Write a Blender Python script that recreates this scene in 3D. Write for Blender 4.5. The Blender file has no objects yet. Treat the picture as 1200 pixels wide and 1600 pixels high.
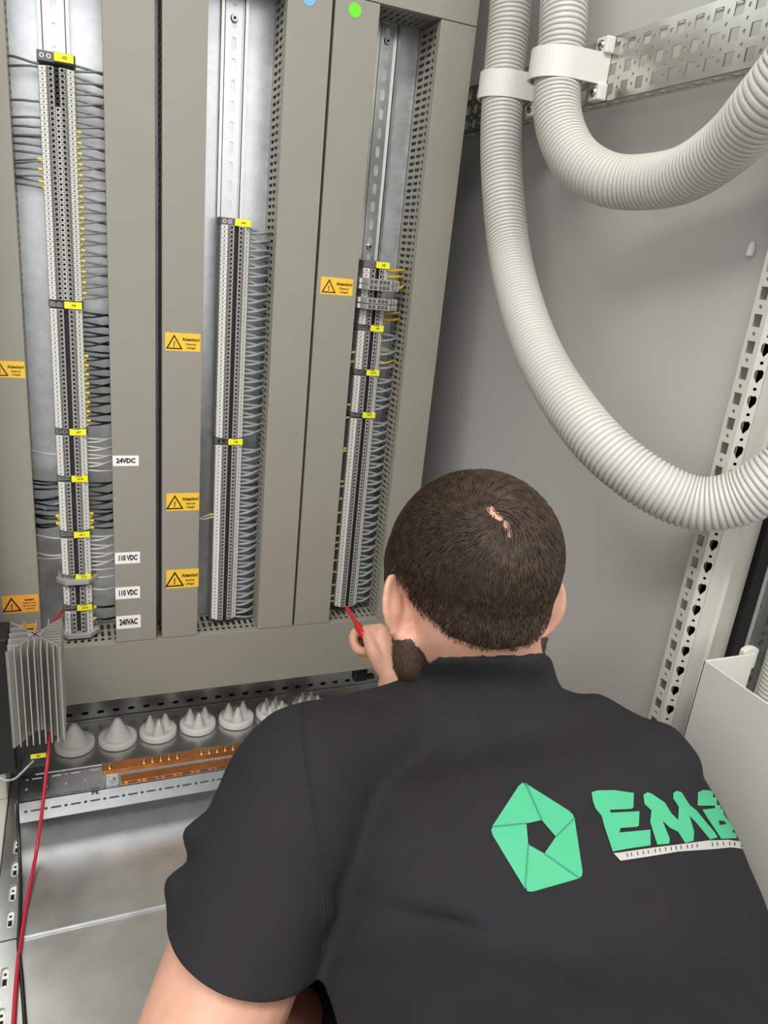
import bpy, bmesh, math, random
import numpy as np
from mathutils import Vector, Matrix, noise
from mathutils.bvhtree import BVHTree
random.seed(7)
rng = np.random.default_rng(7)
SC = bpy.context.scene
COL = SC.collection
PI = math.pi

# ------------------------------------------------------------------ camera
FPX = 1147.04                       # focal length in pixels of the 1200x1600 frame
RC = Matrix(((0.92593546, -0.03312769, 0.37622611),
             (-0.36444353, -0.33979725, 0.86701715),
             (0.09911832, -0.93991509, -0.3267035)))   # columns: right, down, forward
CAMP = Vector((0, 0, 1.0))
cd = bpy.data.cameras.new('camera'); cam = bpy.data.objects.new('camera', cd); COL.objects.link(cam)
r_, d_, f_ = RC.col[0], RC.col[1], RC.col[2]
cam.matrix_world = Matrix(((r_[0], -d_[0], -f_[0], 0), (r_[1], -d_[1], -f_[1], 0), (r_[2], -d_[2], -f_[2], CAMP[2]), (0, 0, 0, 1)))
cd.sensor_fit = 'VERTICAL'; cd.sensor_height = 36; cd.sensor_width = 27
cd.lens = FPX / 1600 * 36
cd.clip_start = 0.02
SC.camera = cam

# ------------------------------------------------------------------ light and exposure
SC.view_settings.view_transform = 'Standard'
SC.view_settings.look = 'None'
SC.view_settings.gamma = 1
SC.view_settings.use_curve_mapping = False
SC.view_settings.exposure = 0.0
wd = bpy.data.worlds.new('room_light'); SC.world = wd; wd.use_nodes = True
_nt = wd.node_tree; _bg = _nt.nodes['Background']; _bg.inputs[1].default_value = 1.0
_tc = _nt.nodes.new('ShaderNodeTexCoord'); _sp = _nt.nodes.new('ShaderNodeSeparateXYZ'); _mr = _nt.nodes.new('ShaderNodeMapRange'); _rp = _nt.nodes.new('ShaderNodeValToRGB')
_nt.links.new(_tc.outputs['Generated'], _sp.inputs[0]); _nt.links.new(_sp.outputs[2], _mr.inputs[0])
_mr.inputs[1].default_value = -1; _mr.inputs[2].default_value = 1
_nt.links.new(_mr.outputs[0], _rp.inputs[0]); _nt.links.new(_rp.outputs[0], _bg.inputs[0])
_rp.color_ramp.elements.new(.57); _rp.color_ramp.elements.new(.72)
for _i, (_p, _c) in enumerate(((.42, .22), (.55, 1.75), (.66, 1.5), (.80, .75))):      # dim floor, bright band added to brighten the plate's reflection, ceiling
    _rp.color_ramp.elements[_i].position = _p; _rp.color_ramp.elements[_i].color = (_c, _c * .985, _c * .955, 1)

def area(name, loc, target, sx, sy, power, col=(1, 0.975, 0.93)):
    l = bpy.data.lights.new(name, 'AREA'); l.shape = 'RECTANGLE'; l.size = sx; l.size_y = sy
    l.energy = power; l.color = col
    o = bpy.data.objects.new(name, l); COL.objects.link(o); o.location = loc
    o.rotation_euler = (Vector(target) - Vector(loc)).to_track_quat('-Z', 'Y').to_euler()
    return o
area('ceiling_lamp', (0.25, -0.45, 2.75), (0.3, 0.3, 0.4), 1.5, 0.5, 32)
area('ceiling_lamp', (-1.0, -0.5, 2.75), (-0.1, 0.6, 0.9), 1.5, 0.5, 36)

def at(u, v, ax, val):
    """point of the picture ray through pixel (u, v) on the plane coordinate[ax] = val"""
    d = RC @ Vector((u - 600, v - 800, FPX))
    return CAMP + d * ((val - CAMP[ax]) / d[ax])
def pd(u, v, dep):
    return CAMP + RC @ (Vector((u - 600, v - 800, FPX)) * (dep / FPX))

# ------------------------------------------------------------------ materials
def lin(h):
    h = h.lstrip('#'); c = [int(h[i:i + 2], 16) / 255 for i in (0, 2, 4)]
    return tuple(x / 12.92 if x <= .04045 else ((x + .055) / 1.055) ** 2.4 for x in c) + (1,)
M = {}
def mat(name, col, rough=.5, metal=0., var=0., scale=40., bump=0., bscale=300., spec=.5, stretch=None, sss=0., col2=None):
    m = bpy.data.materials.new(name); m.use_nodes = True
    nt = m.node_tree; b = nt.nodes['Principled BSDF']
    c = lin(col); b.inputs['Base Color'].default_value = c
    b.inputs['Roughness'].default_value = rough; b.inputs['Metallic'].default_value = metal
    b.inputs['Specular IOR Level'].default_value = spec
    if sss:
        b.inputs['Subsurface Weight'].default_value = sss
        b.inputs['Subsurface Radius'].default_value = (.008, .003, .0015)
        b.inputs['Subsurface Scale'].default_value = .6
    if var or bump or col2:
        tc = nt.nodes.new('ShaderNodeTexCoord'); mp = nt.nodes.new('ShaderNodeMapping')
        nt.links.new(tc.outputs['Object'], mp.inputs[0])
        if stretch: mp.inputs['Scale'].default_value = stretch
    if var or col2:
        n = nt.nodes.new('ShaderNodeTexNoise'); n.inputs['Scale'].default_value = scale; n.inputs['Detail'].default_value = 4
        nt.links.new(mp.outputs[0], n.inputs['Vector'])
        r = nt.nodes.new('ShaderNodeValToRGB')
        r.color_ramp.elements[0].position = .3; r.color_ramp.elements[1].position = .7
        c2 = lin(col2) if col2 else None
        r.color_ramp.elements[0].color = tuple(x * (1 - var) for x in c[:3]) + (1,)
        r.color_ramp.elements[1].color = c2 if c2 else tuple(min(1, x * (1 + var)) for x in c[:3]) + (1,)
        nt.links.new(n.outputs['Fac'], r.inputs[0]); nt.links.new(r.outputs[0], b.inputs['Base Color'])
        if metal > .5:
            mr = nt.nodes.new('ShaderNodeMapRange'); mr.inputs[3].default_value = rough * .8; mr.inputs[4].default_value = rough * 1.25
            nt.links.new(n.outputs['Fac'], mr.inputs[0]); nt.links.new(mr.outputs[0], b.inputs['Roughness'])
    if bump:
        n2 = nt.nodes.new('ShaderNodeTexNoise'); n2.inputs['Scale'].default_value = bscale; n2.inputs['Detail'].default_value = 3
        nt.links.new(mp.outputs[0], n2.inputs['Vector'])
        bp = nt.nodes.new('ShaderNodeBump'); bp.inputs['Strength'].default_value = bump; bp.inputs['Distance'].default_value = .001
        nt.links.new(n2.outputs['Fac'], bp.inputs['Height']); nt.links.new(bp.outputs[0], b.inputs['Normal'])
    M[name] = m; return m
mat('duct_plastic', '#928f84', .42, var=.02, scale=15)
mat('plate_zinc', '#e0e5e9', .30, .78, var=.10, scale=60, bump=.08, bscale=500)
mat('floor_zinc', '#bdbdb9', .30, .88, var=.08, scale=30, bump=.05, bscale=200)
mat('rail_zinc', '#d4d6d6', .22, 1, var=.05, scale=80)
mat('chassis_zinc', '#c9c9c2', .24, 1, var=.12, scale=25)
mat('steel', '#c8c8c6', .2, 1)
mat('bright_zinc', '#dfe2ea', .30, 1, var=.05, scale=50)
mat('wall_paint', '#bfbfbc', .45, var=.02, scale=6)
mat('post_paint', '#c6c4bc', .4, bump=.05)
mat('white_paint', '#cbcac3', .4, bump=.04)
mat('terminal_grey', '#9f9e9b', .5)
mat('terminal_dark', '#333436', .5)
mat('hole_dark', '#0c0c0d', .7)
mat('tag_white', '#f0efea', .5)
mat('tag_ink', '#5d5d60', .6)
mat('clamp_grey', '#6d6e70', .5)
mat('yellow_tag', '#f2ee2b', .45)
mat('ferrule_yellow', '#e6d13a', .4)
mat('sticker_yellow', '#f4c23c', .45)
mat('sticker_orange', '#f2ab45', .45)
mat('label_white', '#f1f1ef', .45)
mat('ink', '#191713', .5)
mat('dot_blue', '#6fb4e8', .5)
mat('dot_green', '#6fdc2a', .5)
mat('copper', '#d58a52', .28, 1, var=.12, scale=50)
mat('hose_white', '#c3c2bc', .42)
mat('clamp_white', '#dbdad5', .45)
mat('black_plastic', '#161719', .45)
mat('gasket_black', '#050505', .8)
mat('aluminium', '#c9c7c2', .42, .75, var=.05, scale=40, stretch=(1, 1, .05))
mat('wire_grey', '#7d7d7c', .45)
mat('wire_light', '#c3c2bd', .4)
mat('wire_slate', '#8d9496', .45)
mat('wire_black', '#111112', .4)
mat('wire_yellow', '#d9ab28', .4)
mat('wire_red', '#b02035', .4)
mat('tool_red', '#c21f2a', .35)
mat('rubber_grey', '#cbc9c4', .5)
mat('concrete', '#8b8a86', .6, var=.06, scale=8)
mat('skin', '#c79880', .5, var=.05, scale=45, bump=.12, bscale=700, sss=.12, col2='#cf9c86')
mat('hair', '#382b22', .45, var=.30, scale=150, col2='#5b4838')
mat('hair_under', '#2b221b', .75)
mat('scalp', '#54423a', .6, var=.15, scale=200)
mat('stubble', '#3a2c25', .6, var=.45, scale=1500, col2='#5d4638')
mat('shirt', '#232225', .85, var=.06, scale=30, bump=.25, bscale=1400, spec=.25)
mat('trousers', '#20242c', .85, bump=.2, bscale=900, spec=.2)
mat('print_green', '#49ad80', .6, spec=.3)
mat('print_line', '#37876a', .6, spec=.3)
mat('print_white', '#b4b1ae', .6, spec=.3)
mat('clear_plastic', '#e6e6e6', .15)
M['clear_plastic'].node_tree.nodes['Principled BSDF'].inputs['Transmission Weight'].default_value = .7
mat('eye_white', '#e8e4de', .25); mat('lip', '#a86a5e', .5)

# ------------------------------------------------------------------ mesh builder
class MB:
    def __init__(s): s.v = []; s.f = []; s.m = []
    def add(s, verts, faces, mi=0):
        o = len(s.v); s.v += [tuple(p) for p in verts]
        s.f += [tuple(i + o for i in f) for f in faces]; s.m += [mi] * len(faces)
        return s
    def box(s, x0, x1, y0, y1, z0, z1, mi=0):
        v = [(x, y, z) for z in (z0, z1) for y in (y0, y1) for x in (x0, x1)]
        return s.add(v, [(0, 2, 3, 1), (4, 5, 7, 6), (0, 1, 5, 4), (2, 6, 7, 3), (0, 4, 6, 2), (1, 3, 7, 5)], mi)
    def prism(s, pts, fn, a, b, mi=0, caps=True):
        """polygon pts (2D) swept from a to b; fn(p, t) -> 3D"""
        n = len(pts)
        v = [fn(p, a) for p in pts] + [fn(p, b) for p in pts]
        f = [(i, (i + 1) % n, n + (i + 1) % n, n + i) for i in range(n)]
        if caps: f += [tuple(range(n))[::-1], tuple(range(n, 2 * n))]
        return s.add(v, f, mi)
    def cyl(s, a, b, ra, rb=None, n=16, mi=0, caps=True):
        return s.tube([a, b], [ra, ra if rb is None else rb], n, mi, caps)
    def tube(s, path, rad, n=8, mi=0, caps=True):
        path = [Vector(p) for p in path]
        if not hasattr(rad, '__len__'): rad = [rad] * len(path)
        v = []; k = len(path); up = None
        for i, p in enumerate(path):
            t = (path[min(i + 1, k - 1)] - path[max(i - 1, 0)]).normalized()
            if up is None:
                up = t.orthogonal().normalized()
            else:
                up = (up - t * up.dot(t))
                up = up.normalized() if up.length > 1e-6 else t.orthogonal().normalized()
            w = t.cross(up)
            for j in range(n):
                a = 2 * PI * j / n
                v.append(p + (up * math.cos(a) + w * math.sin(a)) * rad[i])
        f = [(i * n + j, i * n + (j + 1) % n, (i + 1) * n + (j + 1) % n, (i + 1) * n + j) for i in range(k - 1) for j in range(n)]
        if caps: f += [tuple(range(n))[::-1], tuple(range((k - 1) * n, k * n))]
        return s.add(v, f, mi)
    def lathe(s, prof, c, n=32, mi=0):
        """prof: list of (r, z) around the vertical axis through c"""
        c = Vector(c); v = []; k = len(prof)
        for r, z in prof:
            for j in range(n):
                a = 2 * PI * j / n; v.append(c + Vector((max(r, 1e-5) * math.cos(a), max(r, 1e-5) * math.sin(a), z)))
        f = [(i * n + j, i * n + (j + 1) % n, (i + 1) * n + (j + 1) % n, (i + 1) * n + j) for i in range(k - 1) for j in range(n)]
        return s.add(v, f, mi)
    def perf(s, O, U, V, N, t, cells, mi=0):
        """sheet with real holes. cells: (u0, v0, u1, v1, hole) with hole a CCW polygon or None; N points to the front"""
        O = Vector(O); U = Vector(U); V = Vector(V); N = Vector(N)
        P = lambda u, v, d: O + U * u + V * v - N * d
        for (u0, v0, u1, v1, h) in cells:
            if not h:
                v = [P(a, b, d) for d in (0, t) for a, b in ((u0, v0), (u1, v0), (u1, v1), (u0, v1))]
                s.add(v, [(0, 1, 2, 3), (7, 6, 5, 4), (0, 4, 5, 1), (1, 5, 6, 2), (2, 6, 7, 3), (3, 7, 4, 0)], mi); continue
            cx = sum(p[0] for p in h) / len(h); cy = sum(p[1] for p in h) / len(h)
            def outp(p):
                dx, dy = p[0] - cx, p[1] - cy; k = 1e9; sd = 0
                if dx > 1e-9 and (u1 - cx) / dx < k: k = (u1 - cx) / dx; sd = 0
                if dx < -1e-9 and (u0 - cx) / dx < k: k = (u0 - cx) / dx; sd = 2
                if dy > 1e-9 and (v1 - cy) / dy < k: k = (v1 - cy) / dy; sd = 1
                if dy < -1e-9 and (v0 - cy) / dy < k: k = (v0 - cy) / dy; sd = 3
                return (cx + dx * k, cy + dy * k), sd
            cor = {0: (u1, v1), 1: (u0, v1), 2: (u0, v0), 3: (u1, v0)}
            n = len(h); out = [outp(p) for p in h]
            for i in range(n):
                j = (i + 1) % n
                ring = [h[i]]; (pi, si), (pj, sj) = out[i], out[j]
                ring.append(pi); q = si
                g = 0
                while q != sj and g < 4: ring.append(cor[q]); q = (q + 1) % 4; g += 1
                ring += [pj, h[j]]
                a = [P(x, y, 0) for x, y in ring]; b = [P(x, y, t) for x, y in ring]
                s.add(a, [tuple(range(len(ring)))], mi); s.add(b, [tuple(range(len(ring)))[::-1]], mi)
                s.add([P(*h[i], 0), P(*h[j], 0), P(*h[j], t), P(*h[i], t)], [(0, 1, 2, 3)], mi)
        return s
    def build(s, name, mats, parent=None, smooth=False, bevel=0, bseg=2, weld=False):
        me = bpy.data.meshes.new(name); me.from_pydata(s.v, [], s.f)
        ms = mats if isinstance(mats, (list, tuple)) else [mats]
        for m in ms: me.materials.append(M[m])
        if len(ms) > 1: me.polygons.foreach_set('material_index', s.m)
        bm = bmesh.new(); bm.from_mesh(me)
        if weld: bmesh.ops.remove_doubles(bm, verts=bm.verts, dist=1e-5)
        bmesh.ops.recalc_face_normals(bm, faces=bm.faces)
        bm.to_mesh(me); bm.free()
        if smooth:
            me.polygons.foreach_set('use_smooth', [True] * len(me.polygons))
            me.set_sharp_from_angle(angle=math.radians(smooth if smooth is not True else 50))
        o = bpy.data.objects.new(name, me); COL.objects.link(o)
        if parent: setpar(o, parent)
        if bevel:
            b = o.modifiers.new('bevel', 'BEVEL'); b.width = bevel; b.segments = bseg; b.limit_method = 'ANGLE'
        return o

def setpar(o, p):
    o.parent = p
    if p.type == 'EMPTY': o.matrix_parent_inverse = Matrix.Translation(-p.location)

def tag(o, label=None, cat=None, group=None, kind=None):
    if label: o['label'] = label
    if cat: o['category'] = cat
    if group: o['group'] = group
    if kind: o['kind'] = kind
    return o
def empty(name, loc, label, cat, group=None):
    o = bpy.data.objects.new(name, None); COL.objects.link(o); o.location = loc; o.empty_display_size = .02
    return tag(o, label, cat, group)
def dup(o, loc=None, label=None, group=None, parent=None):
    c = o.copy(); COL.objects.link(c)
    if parent: c.parent = parent
    if loc is not None: c.location = loc
    if label: c['label'] = label
    if group: c['group'] = group
    for ch in o.children: dup(ch, parent=c)
    return c
def circ(cx, cy, r, n=12, r2=None):
    return [(cx + r * math.cos(2 * PI * i / n + .01), cy + (r2 or r) * math.sin(2 * PI * i / n + .01)) for i in range(n)]
def rct(cx, cy, w, h): return [(cx - w / 2, cy - h / 2), (cx + w / 2, cy - h / 2), (cx + w / 2, cy + h / 2), (cx - w / 2, cy + h / 2)]
def slot(cx, cy, w, h, n=5):
    """rounded slot, long side vertical (h)"""
    r = w / 2; k = h / 2 - r
    return [(cx + r * math.cos(a), cy + k + r * math.sin(a)) for a in [PI * i / n for i in range(n + 1)]] + \
           [(cx + r * math.cos(a), cy - k + r * math.sin(a)) for a in [PI + PI * i / n for i in range(n + 1)]]
def hslot(cx, cy, w, h, n=5): return [(cx - (y - cy), cy + (x - cx)) for x, y in slot(cx, cy, h, w, n)]

def text_mesh(txt, size, bold=0., mats='ink', name='lettering', parent=None, loc=(0, 0, 0), spacing=1., rot=(PI / 2, 0, 0), depth=.0001, width=None):
    c = bpy.data.curves.new('t', 'FONT'); c.body = txt; c.size = size; c.align_x = 'CENTER'; c.align_y = 'CENTER'
    c.offset = bold; c.extrude = depth; c.resolution_u = 2; c.space_line = .95; c.space_character = spacing
    o = bpy.data.objects.new('t', c); COL.objects.link(o)
    dg = bpy.context.evaluated_depsgraph_get(); me = bpy.data.meshes.new_from_object(o.evaluated_get(dg))
    bpy.data.objects.remove(o); bpy.data.curves.remove(c)
    if width:
        xs = [v.co.x for v in me.vertices]; k = width / (max(xs) - min(xs))
        for v in me.vertices: v.co.x *= k
    me.materials.clear(); me.materials.append(M[mats]); me.name = name
    ob = bpy.data.objects.new(name, me); COL.objects.link(ob); ob.location = loc; ob.rotation_euler = rot
    if parent: setpar(ob, parent)
    return ob
# ------------------------------------------------------------------ the setting: cabinet shell and room floor
def struct(name, o): o['kind'] = 'structure'; return o
YF, YP = 1.05, 1.125                # front of the wiring ducts, face of the mounting plate
ZF = 0.20                           # cabinet bottom
b = MB(); b.box(-3, 3, -3, 2.0, -.02, 0); struct('floor', b.build('floor', 'concrete'))
b = MB(); b.box(.622, .632, .52, 1.31, .1, 2.1); struct('w', b.build('wall_right', 'wall_paint'))
b = MB(); b.box(-.95, .632, 1.30, 1.312, .1, 2.1); struct('w', b.build('wall_back', 'wall_paint'))
b = MB(); b.box(-.96, -.95, .52, 1.312, .1, 2.1); struct('w', b.build('wall_left', 'wall_paint'))
b = MB(); b.box(-.96, .632, .52, 1.312, 2.1, 2.11); struct('w', b.build('ceiling', 'wall_paint'))
b = MB(); b.box(-.96, .70, .50, 1.312, .0, .17); struct('w', b.build('trim_1', 'black_plastic', bevel=.003))      # plinth
b = MB(); b.box(-.96, .632, .505, .53, .17, .196); struct('w', b.build('trim_2', 'post_paint', bevel=.002))       # front sill

# mounting plate
o = MB().box(-.75, .535, YP, YP + .003, .30, 1.85).build('mounting_plate', 'plate_zinc')
tag(o, 'galvanised mounting plate behind the grey wiring ducts and rails', 'panel')

# painted bay frame on the cabinet bottom, left of the gland plates
o = MB().box(-.19, -.119, .53, 1.16, .17, .199).build('bay_frame', 'post_paint', bevel=.002)
tag(o, 'pale painted frame rail on the cabinet bottom left of the gland plates', 'frame rail')
o = MB().box(-.160, -.119, .990, 1.03, .199, 1.95).build('frame_upright', 'post_paint', bevel=.003)
tag(o, 'pale painted upright behind the black heater at the left edge', 'frame upright')

# gland plates on the cabinet bottom
def gland_plate(y0, y1, label, slots, holes=()):
    t = empty('gland_plate', (.2, (y0 + y1) / 2, ZF), label, 'gland plate', 'galvanised gland plates on the cabinet bottom')
    b = MB(); x0, x1, xs = -.1175, .60, -.0895
    vs = sorted(slots); cells = []; last = y0
    for k, c in enumerate(vs):
        nxt = (c + vs[k + 1]) / 2 if k + 1 < len(vs) else y1
        cells.append((x0, last, xs, nxt, slot(-.1015, c, .0085, .027))); last = nxt
    if not vs: cells.append((x0, y0, xs, y1, None))
    b.perf((0, 0, ZF), (1, 0, 0), (0, 1, 0), (0, 0, 1), .0015, cells)
    if holes:
        c = [(xs, y0, -.045, y1, circ(-.056, (y0 + y1) / 2, .006, 14)), (-.045, y0, x1, y1, None)]
        b.perf((0, 0, ZF), (1, 0, 0), (0, 1, 0), (0, 0, 1), .0015, c)
    else:
        b.perf((0, 0, ZF), (1, 0, 0), (0, 1, 0), (0, 0, 1), .0015, [(xs, y0, x1, y1, None)])
    b.build('plate', 'floor_zinc', t)
    if y0 > .6 or True:
        b = MB().box(-.085, x1, y1 - .0025, y1, ZF, ZF + .0035)
        tag(b.build('folded_edge', 'bright_zinc', t, bevel=.001), 'bright folded edge')
    return t
gland_plate(.532, .738, 'front galvanised gland plate, slotted down its left side, nearest the camera', [.58, .64, .69])
gland_plate(.740, .990, 'wide galvanised gland plate below the perforated rail with the copper bar', [.77, .81, .85, .89])
gland_plate(.992, 1.034, 'narrow dark gland plate just behind the perforated rail', [1.013], (1,))
gland_plate(1.036, 1.156, 'gland plate carrying the row of white cone grommets', [1.06, 1.12])
# light-coloured embossed slot surrounds below the slots
b = MB().box(-.1095, -.0935, .55, 1.15, .1935, .1955)
for y in (.58, .64, .69, .77, .81, .85, .89, 1.013, 1.06, 1.12):
    b.box(-.1036, -.0992, y - .007, y + .001, .1955, .1960, 1); b.box(-.1028, -.1000, y + .0055, y + .0085, .1955, .1960, 1)
o = b.build('slot_backing_strip', ['tag_white', 'hole_dark'])
tag(o, 'white strip showing through the slots along the left of the gland plates', 'strip')

# rear slotted frame bar
b = MB(); x = -.30
cells = []
while x < .60:
    cells.append((x, 0, x + .025, .03, hslot(x + .0125, .0155, .0115, .0055))); x += .025
b.perf((0, 1.157, ZF), (1, 0, 0), (0, 0, 1), (0, -1, 0), .002, cells)
b.perf((0, 1.157, ZF), (1, 0, 0), (0, 0, 1), (0, -1, 0), .002, [(-.30, .03, .60, .064, None)])
b.box(-.30, .60, 1.157, 1.19, .262, .264)
b.box(-.30, .60, 1.188, 1.19, .2, .264)
t = tag(b.build('slotted_frame_bar', 'floor_zinc'), 'galvanised frame bar with a row of black slots behind the cone grommets', 'frame bar')

# ------------------------------------------------------------------ wiring ducts
def side_cells(length, pitch, dep, last=0.):
    """finger slots: each slot three dashes across the depth"""
    cells = []; n = int(length / pitch); e = (length - n * pitch) / 2
    rows = [(.000, .006, None), (.006, .028, (.0075, .0265)), (.028, .049, (.0295, .0470)), (.049, .0655, (.0505, .0635)), (.0655, dep, None)]
    for (a, c, h) in rows:
        if h is None:
            cells.append((0, a, length, c, None)); continue
        if e > 1e-4: cells += [(0, a, e, c, None), (length - e, a, length, c, None)]
        for k in range(n):
            u0 = e + k * pitch; u = u0 + pitch / 2; w = pitch * .24
            y0, y1 = h; q = .002
            hp = [(u - w * .45, y0), (u + w * .45, y0), (u + w, y0 + q), (u + w, y1 - q), (u + w * .45, y1), (u - w * .45, y1), (u - w, y1 - q), (u - w, y0 + q)]
            cells.append((u0, a, u0 + pitch, c, hp))
    return cells
PITCH = .0092
def vduct(x0, x1, z0, z1, label, name='wiring_duct'):
    t = empty(name, ((x0 + x1) / 2, YP, z0), label, 'wiring duct', 'grey wiring ducts on the mounting plate')
    b = MB(); dep = YP - YF - .004; wi = .002
    L = z1 - z0
    cs = side_cells(L, PITCH, dep)
    b.perf((x0 + wi, YP, z0), (0, 0, 1), (0, -1, 0), (-1, 0, 0), .0015, cs)
    b.perf((x1 - wi, YP, z0), (0, 0, 1), (0, -1, 0), (1, 0, 0), .0015, cs)
    b.box(x0 + wi, x1 - wi, YP - .0018, YP - .0002, z0, z1)
    b.build('slotted_trough', 'duct_plastic', t)
    c = MB(); g = .0022
    pr = [(x0, YF + .013), (x0, YF), (x1, YF), (x1, YF + .013), (x1 - .0012, YF + .013), (x1 - .0012, YF + g), (x0 + .0012, YF + g), (x0 + .0012, YF + .013)]
    c.prism(pr, lambda p, q: (p[0], p[1], q), z0, z1)
    c.build('cover', 'duct_plastic', t, bevel=.0012)
    return t
def hduct(x0, x1, z0, z1, label):
    t = empty('wiring_duct', ((x0 + x1) / 2, YP, z0), label, 'wiring duct', 'grey wiring ducts on the mounting plate')
    b = MB(); dep = YP - YF - .004; wi = .002; L = x1 - x0
    cs = side_cells(L, PITCH * 1.05, dep)
    b.perf((x0, YP, z1 - wi), (1, 0, 0), (0, -1, 0), (0, 0, 1), .0015, cs)
    b.perf((x0, YP, z0 + wi), (1, 0, 0), (0, -1, 0), (0, 0, -1), .0015, cs)
    b.box(x0, x1, YP - .0018, YP - .0002, z0 + wi, z1 - wi)
    b.build('slotted_trough', 'duct_plastic', t)
    c = MB(); g = .0022
    pr = [(z0, YF + .013), (z0, YF), (z1, YF), (z1, YF + .013), (z1 - .0012, YF + .013), (z1 - .0012, YF + g), (z0 + .0012, YF + g), (z0 + .0012, YF + .013)]
    c.prism(pr, lambda p, q: (q, p[1], p[0]), x0, x1)
    c.build('cover', 'duct_plastic', t, bevel=.0012)
    return t
ZB, ZT = .4075, 1.3075
dA = vduct(-.150, -.0655, ZB, ZT, 'grey vertical wiring duct at the left edge of the picture, orange stickers low on it')
dB = vduct(.0365, .0950, ZB, ZT, 'grey vertical wiring duct with the white voltage labels')
dC = vduct(.1035, .1570, ZB, ZT, 'grey vertical wiring duct with three yellow warning stickers')
dD = vduct(.2535, .3115, ZB, ZT, 'grey vertical wiring duct marked with the round blue dot')
dE = vduct(.3155, .3755, ZB, ZT, 'grey vertical wiring duct marked with the round green dot')
dF = vduct(.4640, .5175, ZB, ZT, 'plain grey vertical wiring duct at the right end beside the cabinet wall')
dT = hduct(-.24, .5175, ZT + .001, ZT + .085, 'horizontal grey wiring duct across the top above the dotted ducts')
dG = hduct(-.24, .5175, .3065, ZB - .001, 'horizontal grey wiring duct across the bottom below all upright ducts')

# stickers, labels and dots on the duct covers (parts of their ducts)
def warn_sticker(d, p0, p1, lines, orange=False):
    (u0, v0), (u1, v1) = p0, p1
    A, B = at(u0, v0, 1, YF), at(u1, v1, 1, YF)
    x0, x1, z1, z0 = A.x, B.x, A.z, B.z
    w, h = x1 - x0, z1 - z0
    b = MB().box(x0, x1, YF - .0003, YF + .0002, z0, z1)
    s = tag(b.build('warning_sticker', 'sticker_orange' if orange else 'sticker_yellow', d), 'orange high voltage warning sticker' if orange else 'yellow external voltage warning sticker')
    tx, tz, r = x0 + w * .255, z0 + h * .5, h * .40
    T = [(tx - r * 1.15, tz - r), (tx + r * 1.15, tz - r), (tx, tz + r * 1.02)]
    k = .74; cz = tz - r / 3
    I = [(tx + (a - tx) * k, cz + (c - cz) * k) for a, c in T]
    m = MB(); y = YF - .0005
    for i in range(3):
        j = (i + 1) % 3
        m.prism([T[i], T[j], I[j], I[i]], lambda p, q: (p[0], q, p[1]), y, y + .0004)
    B_ = [(.10, .52), (-.22, -.02), (-.02, .04), (-.12, -.42), (-.20, -.36), (-.06, -.62), (.10, -.44), (0, -.40), (.14, .14), (-.04, .08), (.16, .46)]
    m.prism([(tx + a * r * .8, cz + r * .12 + c * r * .8) for a, c in B_], lambda p, q: (p[0], q, p[1]), y, y + .0004)
    m.build('warning_triangle', 'ink', s)
    cx = x0 + w * (.73 if not orange else .74)
    for (txt, fz, sz, bo, wd) in lines:
        text_mesh(txt, h * sz, h * bo, 'ink', 'lettering', s, (cx, YF - .0004, z0 + h * fz), width=w * wd)
EXT = [('Attention!', .66, .25, .008, .50), ('External', .40, .16, .003, .27), ('voltage!', .20, .16, .003, .27)]
ORG = [('Attention!', .72, .15, .007, .26), ('Voltage may remain', .54, .10, .002, .38), ('after main switch', .38, .10, .002, .36), ('is turned off', .22, .10, .002, .26)]
for p0, p1 in (((258, 519), (313, 550)), ((260, 771), (311, 797)), ((260, 891), (310, 916.5))): warn_sticker(dC, p0, p1, EXT)
warn_sticker(dE, (502, 432), (550, 463), EXT)
warn_sticker(dA, (-15, 563), (40, 591), EXT)
warn_sticker(dA, (2.5, 932), (61.5, 955), ORG, True)
warn_sticker(dA, (6.5, 978), (61, 1001), ORG, True)
for p0, p1, txt in (((176, 712), (217, 728), '24VDC'), ((179.5, 864), (219, 879.5), '110 VDC'), ((180, 918.5), (219, 934), '110 VDC'), ((181.5, 963.5), (220, 980), '240VAC')):
    A, B = at(*p0, 1, YF), at(*p1, 1, YF)
    s = tag(MB().box(A.x, B.x, YF - .0004, YF + .0002, B.z, A.z).build('voltage_label', 'label_white', dB, bevel=.0002), 'white ' + txt + ' label')
    h = A.z - B.z
    text_mesh(txt, h * .62, h * .030, 'ink', 'lettering', s, ((A.x + B.x) / 2, YF - .0005, (A.z + B.z) / 2), width=(B.x - A.x) * .74)
for d, u, v, m, nm in ((dD, 483, -3, 'dot_blue', 'blue'), (dE, 554.5, 16, 'dot_green', 'green')):
    c = at(u, v, 1, YF)
    tag(MB().prism(circ(c.x, c.z, .0085, 32), lambda p, q: (p[0], q, p[1]), YF - .0004, YF + .0002).build('marker_dot', m, d), 'round %s dot' % nm)

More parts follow.
